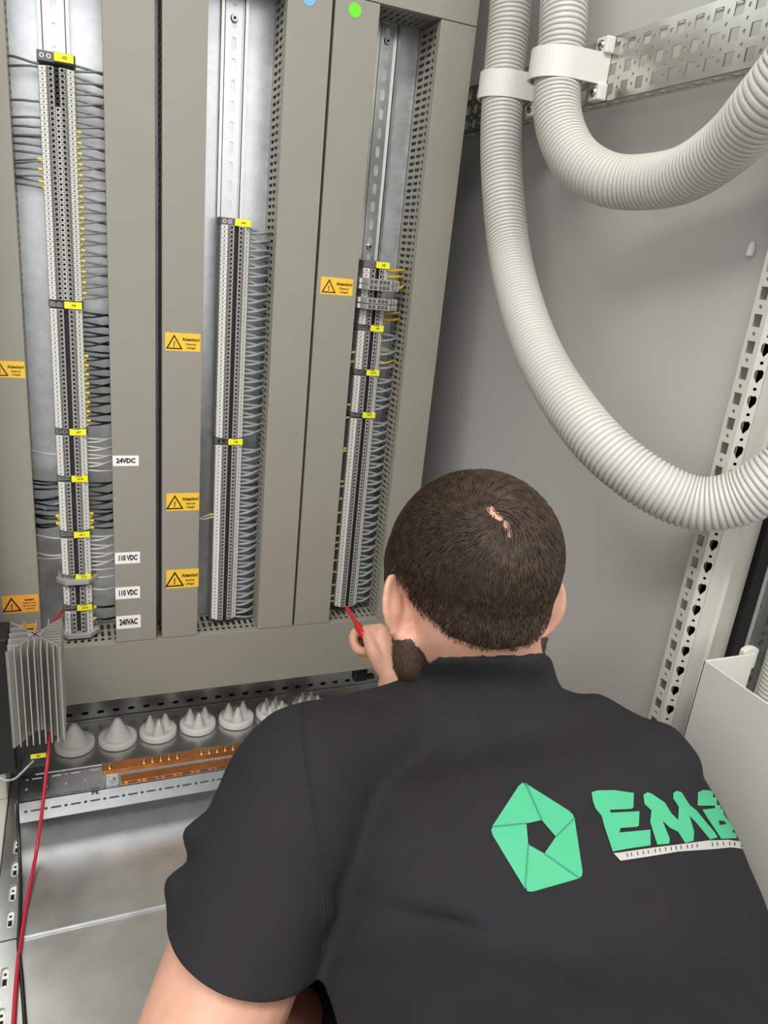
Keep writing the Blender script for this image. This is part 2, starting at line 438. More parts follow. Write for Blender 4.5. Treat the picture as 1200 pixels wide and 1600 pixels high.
# ------------------------------------------------------------------ DIN rails
RAILS = {'left': -.0165, 'middle': .2015, 'right': .4165}
def din_rail(cx, label, z0, z1, screws):
    t = empty('din_rail', (cx, YP, z0), label, 'DIN rail', 'mounting rails carrying the terminals')
    b = MB(); n = round((z1 - z0) / .025); hw = .0125
    cells = [(-hw, k * .025, hw, (k + 1) * .025, slot(0, k * .025 + .0125, .0062, .016)) for k in range(n)]
    y = YP - .0012
    b.perf((cx, y, z0), (1, 0, 0), (0, 0, 1), (0, -1, 0), .001, cells)
    L = n * .025; yl = YP - .0085
    for s in (-1, 1):
        xs = sorted((cx + s * .0125, cx + s * .0135)); b.box(xs[0], xs[1], yl, YP - .0002, z0, z0 + L)
        xs = sorted((cx + s * .0125, cx + s * .0175)); b.box(xs[0], xs[1], yl, yl + .001, z0, z0 + L)
    b.build('rail_profile', 'rail_zinc', t)
    for z in screws:
        s = MB(); s.cyl((cx, y, z), (cx, y - .004, z), .0052, .0042, 16); s.cyl((cx, y - .0036, z), (cx, y - .0042, z), .002, n=6, mi=1)
        s.build('screw', ['steel', 'hole_dark'], t, smooth=40)
    return t
zpx = lambda u, v, y: at(u, v, 1, y).z
din_rail(RAILS['left'], 'steel DIN rail of the left terminal column, with the longest mixed strip', .4075, 1.3075, [])
din_rail(RAILS['middle'], 'steel DIN rail of the middle terminal column, screw near the picture top', .4075, 1.3075, [zpx(364, 27, 1.12)])
din_rail(RAILS['right'], 'steel DIN rail of the right terminal column, bare above the yellow wires', .4075, 1.3075, [zpx(604, 63, 1.12), zpx(576, 386, 1.12)])
# ------------------------------------------------------------------ terminals (built once, then copied)
YL = YP - .0085                     # front of the rail
PT = .00585                         # pitch
def term_proto(name, pitch, center=None):
    """clip-on terminal block about the origin: x across, y = 0 at the rail front, z centre"""
    t = empty(name, (0, 0, 0), None, 'terminal block')
    g = .00022; z0, z1 = -pitch / 2 + g, pitch / 2 - g
    b = MB(); mm = .001
    pr = [(-19.5, 4), (-20, -14), (-20.5, -27), (-19.2, -31), (-11.3, -36.5), (-11, -41), (-3.0, -41), (-2.8, -33), (2.8, -33), (3.0, -41), (11, -41), (11.3, -36.5), (19.2, -31), (20.5, -27), (20, -14), (19.5, 4)]
    pr = [(a * mm, c * mm) for a, c in pr]
    # outline with the two flat screw faces left open
    n = len(pr); v = [(p[0], p[1], z) for z in (z0, z1) for p in pr]
    f = []; mi = []
    for i in range(n):
        if i in (5, 9): continue
        f.append((i, (i + 1) % n, n + (i + 1) % n, n + i)); mi.append(1 if i in (6, 7, 8) else 0)
    f += [tuple(range(n)), tuple(range(n, 2 * n))[::-1]]; mi += [0, 0]
    o = len(b.v); b.v += v; b.f += f; b.m += mi
    for s in (-1, 1):
        a, c = sorted((s * 3.0 * mm, s * 11 * mm)); r = min(.0019, pitch * .33); cx = s * 6.4 * mm
        b.perf((0, -41 * mm, 0), (1, 0, 0), (0, 0, 1), (0, -1, 0), .0022, [(a, z0, c, z1, circ(cx, 0, r, 10))])
        b.add([(cx + r * math.cos(q * PI / 5), -39.6 * mm, r * math.sin(q * PI / 5)) for q in range(10)], [tuple(range(10))], 2)
        # moulded bracket mark beside the screw
        x = s * 9.8 * mm
        b.box(x - .0006, x + .0006, -41.15 * mm, -41 * mm, z0 + .0006, z1 - .0006, 1)
        b.box(min(x, x - s * .0022), max(x, x - s * .0022), -41.15 * mm, -41 * mm, z0 + .0002, z0 + .0007, 1)
    b.build('body', ['terminal_grey', 'terminal_dark', 'hole_dark'], t)
    for s in (-1, 1):
        m = MB()
        q = [(s * 11.2 * mm, -36.4 * mm), (s * 19.3 * mm, -30.8 * mm), (s * 19.9 * mm, -32.0 * mm), (s * 19.4 * mm, -33.2 * mm), (s * 11.6 * mm, -39.4 * mm)]
        m.prism(q, lambda p, z: (p[0], p[1], z), z0, z1)
        # small printed number mark
        a, c = Vector((s * 14.6 * mm, -37.03 * mm, 0)), Vector((s * 16.2 * mm, -35.75 * mm, 0)); e = Vector((-.0001 * 0, -.00012, 0))
        m.add([a + e + Vector((0, 0, -.001)), c + e + Vector((0, 0, -.001)), c + e + Vector((0, 0, .001)), a + e + Vector((0, 0, .001))], [(0, 1, 2, 3)], 1)
        m.build('marker_tag', ['tag_white', 'tag_ink'], t)
    if center:
        c = MB(); y = -34.5 * mm
        c.perf((0, y, 0), (1, 0, 0), (0, 0, 1), (0, -1, 0), .002, [(-.0027, z0, .0027, z1, circ(0, 0, .0015, 10))])
        c.add([(.0015 * math.cos(q * PI / 5), y + .0015, .0015 * math.sin(q * PI / 5)) for q in range(10)], [tuple(range(10))], 1)
        tag(c.build('test_socket', [center, 'hole_dark'], t), 'white test socket' if center == 'tag_white' else 'black test socket')
    return t
used = {}
def place_terms(key, cx, y0, za, zb, n, label, group, center=None, pitch=None):
    p = abs(za - zb) / n
    k = (key, center)
    for i in range(n):
        z = za - (i + .5) * p
        if k not in used:
            o = used[k] = term_proto('terminal_block', PT, center)
            o.location = (cx, y0, z)
        else: o = dup(used[k], (cx, y0, z))
        o.scale = (1, 1, p / PT)
        o['label'] = label; o['group'] = group
xl, xm, xr = -.0150, .2040, .4152
LT = 'slim grey terminal block, '
Z = lambda u, v: zpx(u, v, 1.076)
s1a, s1b = Z(75, 102), Z(104, 470)
p1 = (s1a - s1b) / 45
place_terms('a', xl, YL, s1a, s1a - 7 * p1, 7, LT + 'first seven places of the left column, black sockets', 'black-socket terminals at the top of the left column', 'terminal_dark')
place_terms('a', xl, YL, s1a - 7 * p1, s1b, 38, LT + 'long topmost strip of the left column, white round sockets', 'white-socket terminals in the left column', 'tag_white')
place_terms('a', xl, YL, Z(106, 484), Z(117, 670), 27, LT + 'second strip of the left column, black wires on its right', 'terminals in the second strip of the left column')
place_terms('a', xl, YL, Z(118, 682), Z(121, 744), 10, LT + 'third strip of the left column, level with the 24VDC label', 'terminals in the third strip of the left column')
place_terms('a', xl, YL, Z(121, 755), Z(124, 830), 13, LT + 'fourth strip of the left column, black wires on both sides', 'terminals in the fourth strip of the left column')
place_terms('a', xl, YL, Z(125, 843), Z(127, 898), 10, LT + 'fifth left strip, level with the upper 110 VDC label', 'terminals in the fifth strip of the left column')
place_terms('a', xl, YL, Z(128, 917), Z(130, 945), 4, LT + 'left column, between upper end plate and lowest yellow tag', 'terminals in the sixth strip of the left column')
place_terms('a', xl, YL, Z(130, 957), Z(133, 990), 5, LT + 'lowest strip of the left column, above the bottom end plate', 'terminals in the lowest strip of the left column')
place_terms('a', xm, YL, Z(362, 352), Z(357, 685), 51, LT + 'upper strip of the middle column, grey wires on its right', 'terminals in the upper strip of the middle column')
place_terms('a', xm, YL, Z(357, 697), Z(352, 968), 50, LT + 'lower strip of the middle column, above the bottom duct', 'terminals in the lower strip of the middle column')
place_terms('a', xr, YL, Z(590, 420), Z(588, 436), 2, LT + 'top pair of the right column, beside yellow wires', 'top pair of terminals of the right column')
place_terms('a', xr, YL, Z(586, 453), Z(585, 466), 2, LT + 'pair between the two wide fuse pairs of the right column', 'terminal pair between the fuse blocks')
place_terms('a', xr, YL, Z(583, 485), Z(580, 508), 4, LT + 'four places below the fuse pairs of the right column', 'four terminals below the fuse blocks')
place_terms('a', xr, YL, Z(579, 518), Z(572, 578), 10, LT + 'short strip of the right column just above its third yellow tag', 'terminals in the first short strip of the right column')
place_terms('a', xr, YL, Z(571, 588), Z(565, 645), 10, LT + 'short strip of the right column just above its fourth yellow tag', 'terminals in the second short strip of the right column')
place_terms('a', xr, YL, Z(564, 655), Z(543, 948), 57, LT + 'long lowest strip of the right column, above the red screwdriver', 'terminals in the long lowest strip of the right column')

# wide fuse terminals of the right column
def fuse_proto():
    t = empty('fuse_terminal', (0, 0, 0), None, 'fuse terminal', 'wide fuse terminals in the right column')
    mm = .001; z0, z1 = -.0038, .0038
    pr = [(-19, 4), (-30, -12), (-30, -38), (-24, -44), (-19, -52), (19, -52), (24, -45), (33, -45), (34, -30), (22, -12), (19, 4)]
    b = MB(); b.prism([(a * mm, c * mm) for a, c in pr], lambda p, z: (p[0], p[1], z), z0, z1)
    for x in (-13.5, -7, 1, 7, 13): b.box((x - 2.3) * mm, (x + 2.3) * mm, -52.15 * mm, -52 * mm, -.0023, .0023, 1)
    b.build('housing', ['terminal_grey', 'terminal_dark'], t, bevel=.0005)
    s = MB()
    for x in (-13.5, -7, 1, 7, 13): s.cyl((x * mm, -52.1 * mm, 0), (x * mm, -52.6 * mm, 0), .0014, n=8)
    s.build('contact', 'steel', t)
    q = MB().box(-29.6 * mm, -25 * mm, -42.2 * mm, -37.8 * mm, z0 + .0005, z1 - .0005).build('marker_tag', 'tag_white', t)
    q = MB(); q.cyl((28 * mm, -45 * mm, 0), (28 * mm, -46 * mm, 0), .0026, n=12); q.build('screw', 'steel', t)
    return t
fp = None
for i, (v, lb) in enumerate(((440.5, 'wide grey fuse terminal, topmost of the four on the right rail'), (449.5, 'wide grey fuse terminal, second from the top on the right rail'), (470.5, 'wide grey fuse terminal, third from the top on the right rail'), (480, 'wide grey fuse terminal, lowest of the four on the right rail'))):
    z = zpx(588, v, 1.066)
    if fp is None: fp = fuse_proto(); fp.location = (xr + .002, YL, z); o = fp
    else: o = dup(fp, (xr + .002, YL, z))
    o['label'] = lb

# end brackets with yellow strip markers
def bracket(cx, z, txt, label, h=.0085, wide=False):
    t = empty('end_bracket', (cx, YL, z), label, 'end bracket', 'end brackets with yellow markers')
    y0 = YL
    b = MB(); mm = .001
    pr = [(-19, 4), (-21, -12), (-21, -30), (-20, -33), (-2.5, -33), (-2.5, -37), (18.5, -37), (21.5, -30), (21.5, -10), (19, 4)]
    b.prism([(cx + a * mm, y0 + c * mm) for a, c in pr], lambda p, q: (p[0], p[1], q), z - h / 2, z + h / 2)
    b.build('bracket_body', 'clamp_grey', t, bevel=.0005)
    s = MB()
    for x in (-15.5, -8): s.cyl((cx + x * mm, y0 - 33 * mm, z), (cx + x * mm, y0 - 33.6 * mm, z), .0026, n=12); s.cyl((cx + x * mm, y0 - 33.5 * mm, z), (cx + x * mm, y0 - 33.8 * mm, z), .0012, n=8, mi=1)
    s.build('screw', ['steel', 'hole_dark'], t, smooth=40)
    m = MB().box(cx - 2 * mm, cx + 19.5 * mm, y0 - 39.5 * mm, y0 - 37 * mm, z - .0046, z + .0046).build('yellow_marker', 'yellow_tag', t, bevel=.0004)
    tag(m, 'yellow marker tag')
    text_mesh(txt, .0042, .0001, 'ink', 'lettering', m, (cx + 9 * mm, y0 - 39.6 * mm, z))
    return t
bracket(xl, Z(88, 88), '-X2', 'end bracket with yellow tag at the very top of the left terminal column', .011)
bracket(xl, Z(104, 477), '-X6', 'end bracket with yellow tag closing the long topmost left strip')
bracket(xl, Z(117, 676), '-X7', 'end bracket with yellow tag just above the level of the 24VDC label')
bracket(xl, Z(121, 749), '-X10', 'end bracket with yellow tag below the level of the 24VDC label')
bracket(xl, Z(124, 836.5), '-X11', 'end bracket with yellow tag above the strip beside the upper 110 VDC label')
bracket(xl, Z(127, 902.5), '-X12', 'end bracket with yellow tag resting on the upper grey end plate')
bracket(xl, Z(130, 950.5), '-X13', 'lowest end bracket with yellow tag in the left column')
bracket(xm, Z(362, 346.5), '-X4', 'end bracket with yellow tag at the top of the middle terminal column', .010)
bracket(xm, Z(357, 691), '-X5', 'end bracket with yellow tag halfway down the middle terminal column')
bracket(xr, Z(590, 414), '-X8', 'end bracket with yellow tag at the top of the right column above the fuse terminals', .010)
bracket(xr, Z(580, 513), '-X9', 'end bracket with yellow tag just below the fuse terminals, right column')
bracket(xr, Z(572, 582.5), '-X14', 'third yellow-tagged end bracket from the top of the right column')
bracket(xr, Z(565, 649), '-X15', 'lowest yellow-tagged end bracket of the right column')
# wide grey end plates
for v, lb in ((911, 'wide grey end plate between two strips low in the left column'), (995, 'wide grey end plate at the foot of the left column')):
    z = zpx(125, v, 1.07); mm = .001
    b = MB(); pr = [(-27, -2), (-27, -22), (-29, -30), (-16, -46), (16, -46), (29, -30), (27, -22), (27, -2)]
    b.prism([(xl + a * mm, YL + c * mm) for a, c in pr], lambda p, q: (p[0], p[1], q), z - .0035, z + .0035)
    tag(b.build('end_plate', 'terminal_grey', bevel=.0006), lb, 'end plate')

# ------------------------------------------------------------------ wires
def wire_proto(name, L, dz, bow, r, m, ferrule, dirx, seed, dy=0.):
    """from the terminal at the origin towards dirx * x, ends dz higher"""
    t = empty(name, (0, 0, 0), None, 'wire')
    rr = random.Random(seed); pts = []
    for i in range(9):
        s = i / 8
        pts.append((dirx * L * s, -bow * math.sin(PI * s) + dy * s, dz * (s * s * (3 - 2 * s)) + rr.uniform(-.0002, .0002)))
    MB().tube(pts, r, 7).build('insulation', m, t, smooth=60)
    if ferrule:
        MB().tube([(dirx * -.002, 0, 0), (dirx * .0065, -.0008, dz * .05)], [r * 1.5, r * 1.25], 8).build('ferrule', 'ferrule_yellow', t, smooth=40)
    return t
WP = {}
def wires(col, side, vs, u0, u1, x_t, x_d, m, label, group, r=.0013, ferr=(), yw=1.090, fan=.004, ends=None):
    dirx = 1 if side == 'r' else -1
    L = abs(x_d - x_t)
    n = len(vs)
    for i, v in enumerate(vs):
        z = zpx(u0, v, yw)
        if ends: dz = zpx(u1, ends[i], yw + .012) - z
        else: dz = (fan if i % 2 else -fan) * (0.6 + .8 * ((i * 7) % 5) / 4)
        q = round(dz / .0015) * .0015
        fe = (i in ferr) if not isinstance(ferr, bool) else ferr
        k = (round(L, 3), q, r, m, fe, dirx, i % 2)
        if k not in WP:
            o = WP[k] = wire_proto('wire', L, q, .004 + .003 * (i % 2), r, m, fe, dirx, i, .010)
            o.location = (x_t, yw, z)
        else: o = dup(WP[k], (x_t, yw, z))
        o['label'] = label; o['group'] = group
def lsp(a, b, n): return [a + (b - a) * i / (n - 1) for i in range(n)]
XLr, XLd = xl + .019, .042
wires('l', 'r', lsp(104, 200, 12), 122, 158, XLr, XLd, 'wire_grey', 'plain grey wire without sleeve at the top right of the left terminal column', 'grey wires at the top right of the left column', .0016)
wires('l', 'r', lsp(207, 466, 32), 125, 163, XLr, XLd, 'wire_grey', 'grey wire with yellow sleeve from the long topmost left strip to its right duct', 'sleeved grey wires right of the left column', .0013, True)
wires('l', 'r', lsp(488, 548, 9), 128, 168, XLr, XLd, 'wire_black', 'black wire from the upper part of the second left strip, no yellow sleeve', 'plain black wires of the second left strip', .0014)
wires('l', 'r', lsp(556, 664, 16), 132, 171, XLr, XLd, 'wire_black', 'black wire with yellow sleeve from the lower part of the second left strip', 'sleeved black wires of the second left strip', .0014, True)
wires('l', 'r', lsp(685, 735, 9), 135, 172, XLr, XLd, 'wire_light', 'pale grey wire from the strip level with the 24VDC label to its right duct', 'pale wires at the 24VDC strip')
wires('l', 'r', lsp(754, 795, 7), 138, 172, XLr, XLd, 'wire_black', 'black wire from the fourth left strip to the right duct, no yellow sleeve', 'plain black wires right of the fourth left strip', .0015)
wires('l', 'r', lsp(802, 824, 5), 140, 174, XLr, XLd, 'wire_black', 'black wire with yellow sleeve at the foot of the fourth left strip, right side', 'sleeved black wires right of the fourth left strip', .0015, True)
wires('l', 'r', lsp(838, 890, 9), 142, 174, XLr, XLd, 'wire_light', 'pale grey wire from the strip beside the upper 110 VDC label to its right duct', 'pale wires at the upper 110 VDC strip')
wires('l', 'r', [902, 920], 146, 175, XLr, XLd, 'wire_light', 'pale grey wire with yellow sleeve beside the upper grey end plate', 'pale sleeved wires at the end plate', .0014, True, ends=[898, 915])
wires('l', 'r', [948, 966], 148, 176, XLr, XLd, 'wire_black', 'black wire with yellow sleeve at the 240VAC strip, right side', 'black wires at the 240VAC strip', .0019, True, ends=[944, 962])
XLl, XLe = xl - .019, -.069
wires('l', 'l', [100, 105, 159, 184, 199, 212, 215, 228, 240], 62, 14, XLl, XLe, 'wire_grey', 'grey wire without sleeve from the left duct to the top of the left strip', 'plain grey wires left of the left column', .0015, ends=[88, 103, 155, 182, 195, 210, 212, 222, 235])
wires('l', 'l', [249, 252, 265, 275, 284, 293], 66, 22, XLl, XLe, 'wire_grey', 'grey wire with yellow sleeve from the left duct to the left strip', 'sleeved grey wires left of the left column', .0013, True, ends=[250, 256, 262, 274, 278, 287])
wires('l', 'l', [710], 90, 50, XLl, XLe, 'wire_light', 'single pale wire left of the third left strip', 'pale wire left of third strip', .0013, ends=[703])
wires('l', 'l', [753, 756, 763, 776, 779, 790, 797], 92, 56, XLl, XLe, 'wire_black', 'black wire from the left duct to the upper fourth left strip', 'black wires left of the fourth left strip', .0015, ends=[750, 754, 762, 779, 781, 784, 794])
wires('l', 'l', [806, 810, 817, 820], 93, 58, XLl, XLe, 'wire_black', 'black wire with yellow sleeve left of the foot of the fourth left strip', 'sleeved black wires left of the fourth strip', .0017, True, ends=[803, 805, 818, 821])
wires('l', 'l', [786], 92, 56, XLl, XLe, 'dot_blue', 'pale blue wire among the black ones left of the fourth left strip', 'blue wire', .0013, ends=[800])
wires('l', 'l', [841, 867, 871], 96, 60, XLl, XLe, 'wire_light', 'pale wire left of the strip beside the upper 110 VDC label', 'pale wires left of the fifth strip', .0013, ends=[835, 863, 871])
XMr, XMd = xm + .019, .259
wires('m', 'r', lsp(358, 680, 48), 388, 412, XMr, XMd, 'wire_slate', 'slate grey wire from the upper middle strip to its right duct', 'slate wires of the upper middle strip', .0021, fan=.005)
wires('m', 'r', lsp(702, 962, 45), 380, 404, XMr, XMd, 'wire_slate', 'slate grey wire from the lower middle strip to its right duct', 'slate wires of the lower middle strip', .0022, fan=.005)
XMl, XMe = xm - .019, .153
wires('m', 'l', [803, 808], 333, 315, XMl, XMe, 'wire_light', 'pale wire with yellow sleeve left of the lower middle strip', 'pale wires left of the lower middle strip', .0012, True, ends=[809, 808])
XRr, XRd = xr + .019, .468
wires('r', 'r', [424, 433], 612, 624, XRr, XRd, 'wire_yellow', 'yellow wire at the top right of the right column', 'yellow wires above the fuse terminals', .0021, ends=[421, 432])
wires('r', 'r', [490, 500], 604, 620, XRr, XRd, 'wire_yellow', 'yellow wire just below the wide fuse terminals, right side', 'yellow wires below the fuse terminals', .0021, ends=[489, 499])
wires('r', 'r', [547, 568], 597, 612, XRr, XRd, 'wire_yellow', 'yellow wire of the short strip above the third yellow tag, right side', 'yellow wires of the short right strip', .0014, ends=[549, 563])
wires('r', 'r', [446, 451], 616, 628, xr + .034, XRd, 'wire_yellow', 'short yellow wire at the right end of the upper fuse pair', 'yellow wires at the fuse pair', .0018, yw=1.085)
wires('r', 'r', lsp(522, 576, 6), 596, 612, XRr, XRd, 'wire_slate', 'slate wire of the short right-column strip with yellow wires', 'slate wires beside the yellow ones', .0021, fan=.005)
wires('r', 'r', lsp(592, 640, 8), 590, 606, XRr, XRd, 'wire_slate', 'slate wire of the short right-column strip above its lowest yellow tag', 'slate wires above the lowest yellow tag', .0021, fan=.005)
wires('r', 'r', lsp(660, 938, 44), 575, 592, XRr, XRd, 'wire_slate', 'slate wire from the long lowest right strip to the right duct', 'slate wires of the long right strip', .0021, fan=.005)
XRl, XRe = xr - .019, .371
wires('r', 'l', [550, 565], 550, 540, XRl, XRe, 'wire_yellow', 'yellow wire left of the right column, behind the duct edge', 'yellow wires left of the right column', .0014, True, ends=[556, 566])
wires('r', 'l', [632, 652, 700, 704], 543, 533, XRl, XRe, 'wire_light', 'pale wire with yellow sleeve left of the right column, above halfway', 'upper pale wires left of the right column', .0013, True, ends=[633, 653, 702, 706])
wires('r', 'l', [752, 760, 779, 801, 819, 837, 847, 857, 875, 893, 913, 930, 938], 530, 520, XRl, XRe, 'wire_light', 'pale wire with yellow sleeve beside the long lowest right strip, left side', 'pale wires left of the long right strip', .0013, True)
# ------------------------------------------------------------------ right wall: punched rail, hoses and clamps
XRAIL = .566
b = MB(); z0, z1 = 1.1925, 1.2575
ya, yb = .30, 1.20
n = int((yb - ya) / .025)
rows = [(0, .0045, None), (.0045, .0185, 's'), (.0185, .0235, 'c'), (.0235, .0395, 's'), (.0395, .0445, 'c'), (.0445, .0605, 's'), (.0605, .065, None)]
cells = []
for (a, c, kd) in rows:
    if kd is None: cells.append((0, a, n * .025, c, None)); continue
    for k in range(n):
        u = k * .025; vm = (a + c) / 2
        if kd == 's':
            cells.append((u, a, u + .0165, c, rct(u + .00825, vm, .0115, min(.0115, c - a - .0015))))
            cells.append((u + .0165, a, u + .025, c, circ(u + .02075, vm, .0021, 10)))
        else:
            cells.append((u, a, u + .0165, c, None))
            cells.append((u + .0165, a, u + .025, c, circ(u + .02075, vm, .0018, 8)))
t = empty('punched_rail', (.58, .75, z0), 'punched zinc chassis rail along the right cabinet wall behind the hose clamps', 'rail')
b.perf((XRAIL, yb, z0), (0, -1, 0), (0, 0, 1), (-1, 0, 0), .0015, cells)
for z, nn in ((z0, -1), (z1 - .0015, 1)):
    cells = [(k * .025, 0, (k + 1) * .025, .022, rct(k * .025 + .0125, .011, .014, .010)) for k in range(n)]
    b.perf((XRAIL, yb, z if nn < 0 else z + .0015), (0, -1, 0), (1, 0, 0), (0, 0, nn), .0015, cells)
b.build('rail_profile', 'chassis_zinc', t)
s = MB()
for y in (.39, 1.14): s.box(XRAIL + .020, .622, y - .012, y + .012, z0 + .012, z1 - .012)
s.build('standoff', 'rail_zinc', t)

def spline(pts, n):
    pts = [Vector(p) for p in pts]; P = [pts[0] * 2 - pts[1]] + pts + [pts[-1] * 2 - pts[-2]]; out = []
    for i in range(1, len(P) - 2):
        for j in range(n):
            t = j / n; a, b_, c, d = P[i - 1:i + 3]
            out.append(.5 * ((2 * b_) + (c - a) * t + (2 * a - 5 * b_ + 4 * c - d) * t * t + (3 * b_ - a - 3 * c + d) * t ** 3))
    return out + [pts[-1]]
def hose(pts, label, R=.0270, pitch=.0054):
    path = spline(pts, 60)
    # resample by arc length so that the ribs are even
    L = [0]
    for a, c in zip(path, path[1:]): L.append(L[-1] + (c - a).length)
    step = pitch / 6; k = int(L[-1] / step); q = []; j = 0
    for i in range(k):
        s = i * step
        while L[j + 1] < s: j += 1
        q.append(path[j].lerp(path[j + 1], (s - L[j]) / max(1e-9, L[j + 1] - L[j])))
    prof = [1, 1, 1, .985, .92, .955]
    o = MB().tube(q, [R * prof[i % 6] for i in range(len(q))], 40, caps=False).build('corrugated_hose', 'hose_white', smooth=35)
    return tag(o, label, 'hose', 'corrugated white hoses')
def run_on(pts):
    """carry a hose on beyond both ends of the view, bending gently upright"""
    def ext(p, d, n):
        out = []; d = d.normalized()
        for _ in range(n):
            d = (Vector((d.x * .72, d.y * .80, d.z)) + Vector((0, 0, .16))).normalized(); p = p + d * .05
            if p.z < 2.08: out.append(p.copy())
        return out
    return ext(pts[0], pts[0] - pts[1], 16)[::-1] + pts + ext(pts[-1], pts[-1] - pts[-2], 24)
D = .054
dep1 = [.945, .955, .962, .965, .962, .945, .885, .825, .765, .738, .722, .703, .68, .665]
h1 = [(800, -40), (796, 30), (790, 90), (783, 200), (785, 290), (797, 400), (822, 500), (860, 587), (925, 680), (1000, 746), (1080, 785), (1150, 780), (1215, 743), (1270, 690)]
hose(run_on([pd(u, v, d) for (u, v), d in zip(h1, dep1)]), 'long white corrugated hose in the far left clamp, its loop crossing the frame post')
dep2 = [.84, .84, .845, .845, .835, .815, .788, .76, .715, .655, .60, .565]
h2 = [(882, -40), (880, 40), (875, 100), (870, 165), (880, 215), (905, 255), (950, 281), (1003, 285), (1070, 272), (1140, 225), (1200, 157), (1260, 80)]
hose(run_on([pd(u, v, d) for (u, v), d in zip(h2, dep2)]), 'short white corrugated hose in the near clamp, curving up to the right picture edge')

def hose_clamp(c, label, h=.031, R=.0305):
    t = empty('hose_clamp', c, label, 'hose clamp', 'white hose clamps on the punched rail')
    b = MB(); th = .0032; n = 20
    outl = []; inn = []
    for i in range(n + 1):
        a = PI / 2 + PI * i / n
        outl.append((c.x + (R + th) * math.cos(a), c.y + (R + th) * math.sin(a))); inn.append((c.x + R * math.cos(a), c.y + R * math.sin(a)))
    xr_ = XRAIL - .0005
    outl = [(xr_, c.y + R + .004)] + outl + [(xr_, c.y - R - .004)]
    inn = [(xr_, c.y + R - .001)] + inn + [(xr_, c.y - R + .001)]
    m = len(outl)
    for i in range(m - 1):
        b.prism([outl[i], outl[i + 1], inn[i + 1], inn[i]], lambda p, q: (p[0], p[1], q), c.z - h / 2, c.z + h / 2)
    b.build('band', 'clamp_white', t, smooth=40, weld=True)
    for k, (sy, sz) in enumerate(((-1, 1), (-1, -1), (1, 1), (1, -1))):
        y = c.y + sy * (R - .002); z = c.z + sz * (h / 2 + .008)
        f = MB().box(XRAIL - .012, XRAIL - .0003, y - .010, y + .010, z - .0085, z + .0085).build('foot', 'clamp_white', t, bevel=.0015)
        s = MB(); s.cyl((XRAIL - .012, y, z), (XRAIL - .0145, y, z), .0055, .0042, 16); s.box(XRAIL - .0147, XRAIL - .0144, y - .003, y + .003, z - .0006, z + .0006, 1)
        s.build('screw', ['steel', 'hole_dark'], f, smooth=40)
    return t
hose_clamp(pd(788, 138, .964), 'white hose clamp on the far left, partly behind the nearer clamp')
hose_clamp(pd(873, 106, .845), 'white hose clamp nearer the camera, screwed to the punched rail at its right side')
# white plug on the wall
c = at(1177, 390, 0, .622)
b = MB(); b.lathe([(0, -.007), (.0035, -.006), (.0038, .001), (.0025, .006), (0, .0075)], (c.x - .003, c.y, c.z), 12)
tag(b.build('wall_plug', 'tag_white', smooth=60), 'small white plastic plug stuck on the right cabinet wall', 'plug')

# ------------------------------------------------------------------ front right frame post and the bay beyond
t = empty('frame_post', (.60, .53, .17), 'pale painted punched frame post rising at the right, behind the long hose loop', 'frame post')
b = MB(); zA, zB = .17, 2.1; PX = .596
k0 = int((zB - zA) / .025)
cs = []
for k in range(k0):
    u = k * .025
    cs.append((u, 0, u + .0165, .0185, rct(u + .00825, .0085, .0118, .0095)))
    cs.append((u + .0165, 0, u + .025, .0185, circ(u + .02075, .0085, .0021, 10)))
b.perf((PX, .5455, zA), (0, 0, 1), (0, -1, 0), (-1, 0, 0), .0015, cs)
cs = []
dB_ = Vector((.0085, -.0080, 0)); wB = dB_.length; dB_.normalize(); nB = Vector((-.0080, -.0085, 0)).normalized()
heart = lambda u, v: [(u - .0070, v), (u - .001, v - .0038), (u + .004, v - .0040), (u + .0064, v - .0018), (u + .0054, v), (u + .0064, v + .0018), (u + .004, v + .0040), (u - .001, v + .0038)]
for k in range(k0):
    u = k * .025
    cs.append((u, 0, u + .016, wB, heart(u + .008, wB * .52)))
    cs.append((u + .016, 0, u + .025, wB, circ(u + .0205, wB * .52, .0017, 9)))
b.perf((PX, .527, zA), (0, 0, 1), tuple(dB_), tuple(nB), .0015, cs)
b.build('punched_flange', 'post_paint', t)
b = MB()
pr = [(PX + .0085, .519), (.6255, .5185), (.6285, .5155), (.6300, .5185), (.6300, .535), (.6775, .535), (.6775, .5465), (.598, .5465), (.598, .5450), (.622, .5445), (.622, .5225)]
b.prism(pr, lambda p, q: (p[0], p[1], q), zA, zB)
b.build('post_profile', 'post_paint', t, bevel=.0008)
o = MB().box(.6780, .6955, .528, .56, zA, zB).build('gasket', 'gasket_black')
tag(o, 'black sealing gasket running between the two cabinet bays at right', 'gasket')
t = empty('neighbour_post', (.72, .53, .17), 'grey punched zinc post beyond the black gasket at the right picture edge', 'frame post')
b = MB(); cs = []
for k in range(int((zB - zA) / .05)):
    u = k * .05
    cs += [(u, 0, u + .0125, .021, circ(u + .00625, .0105, .0032, 12)), (u + .0125, 0, u + .0375, .021, hslot(u + .025, .0105, .019, .0048)), (u + .0375, 0, u + .05, .021, circ(u + .04375, .0105, .0046, 12))]
b.perf((.7055, .540, zA), (0, 0, 1), (1, 0, 0), (0, -1, 0), .0015, cs)
b.build('punched_face', 'floor_zinc', t)
b = MB().box(.6965, .7055, .530, .56, zA, zB); b.box(.7265, .731, .522, .56, zA, zB)
b.build('folded_rim', 'rail_zinc', t, bevel=.001)
o = MB().box(.72, 1.1, .60, .62, zA, 2.1).build('wall_neighbour', 'black_plastic'); o.name = 'wall_front'; struct('w', o)

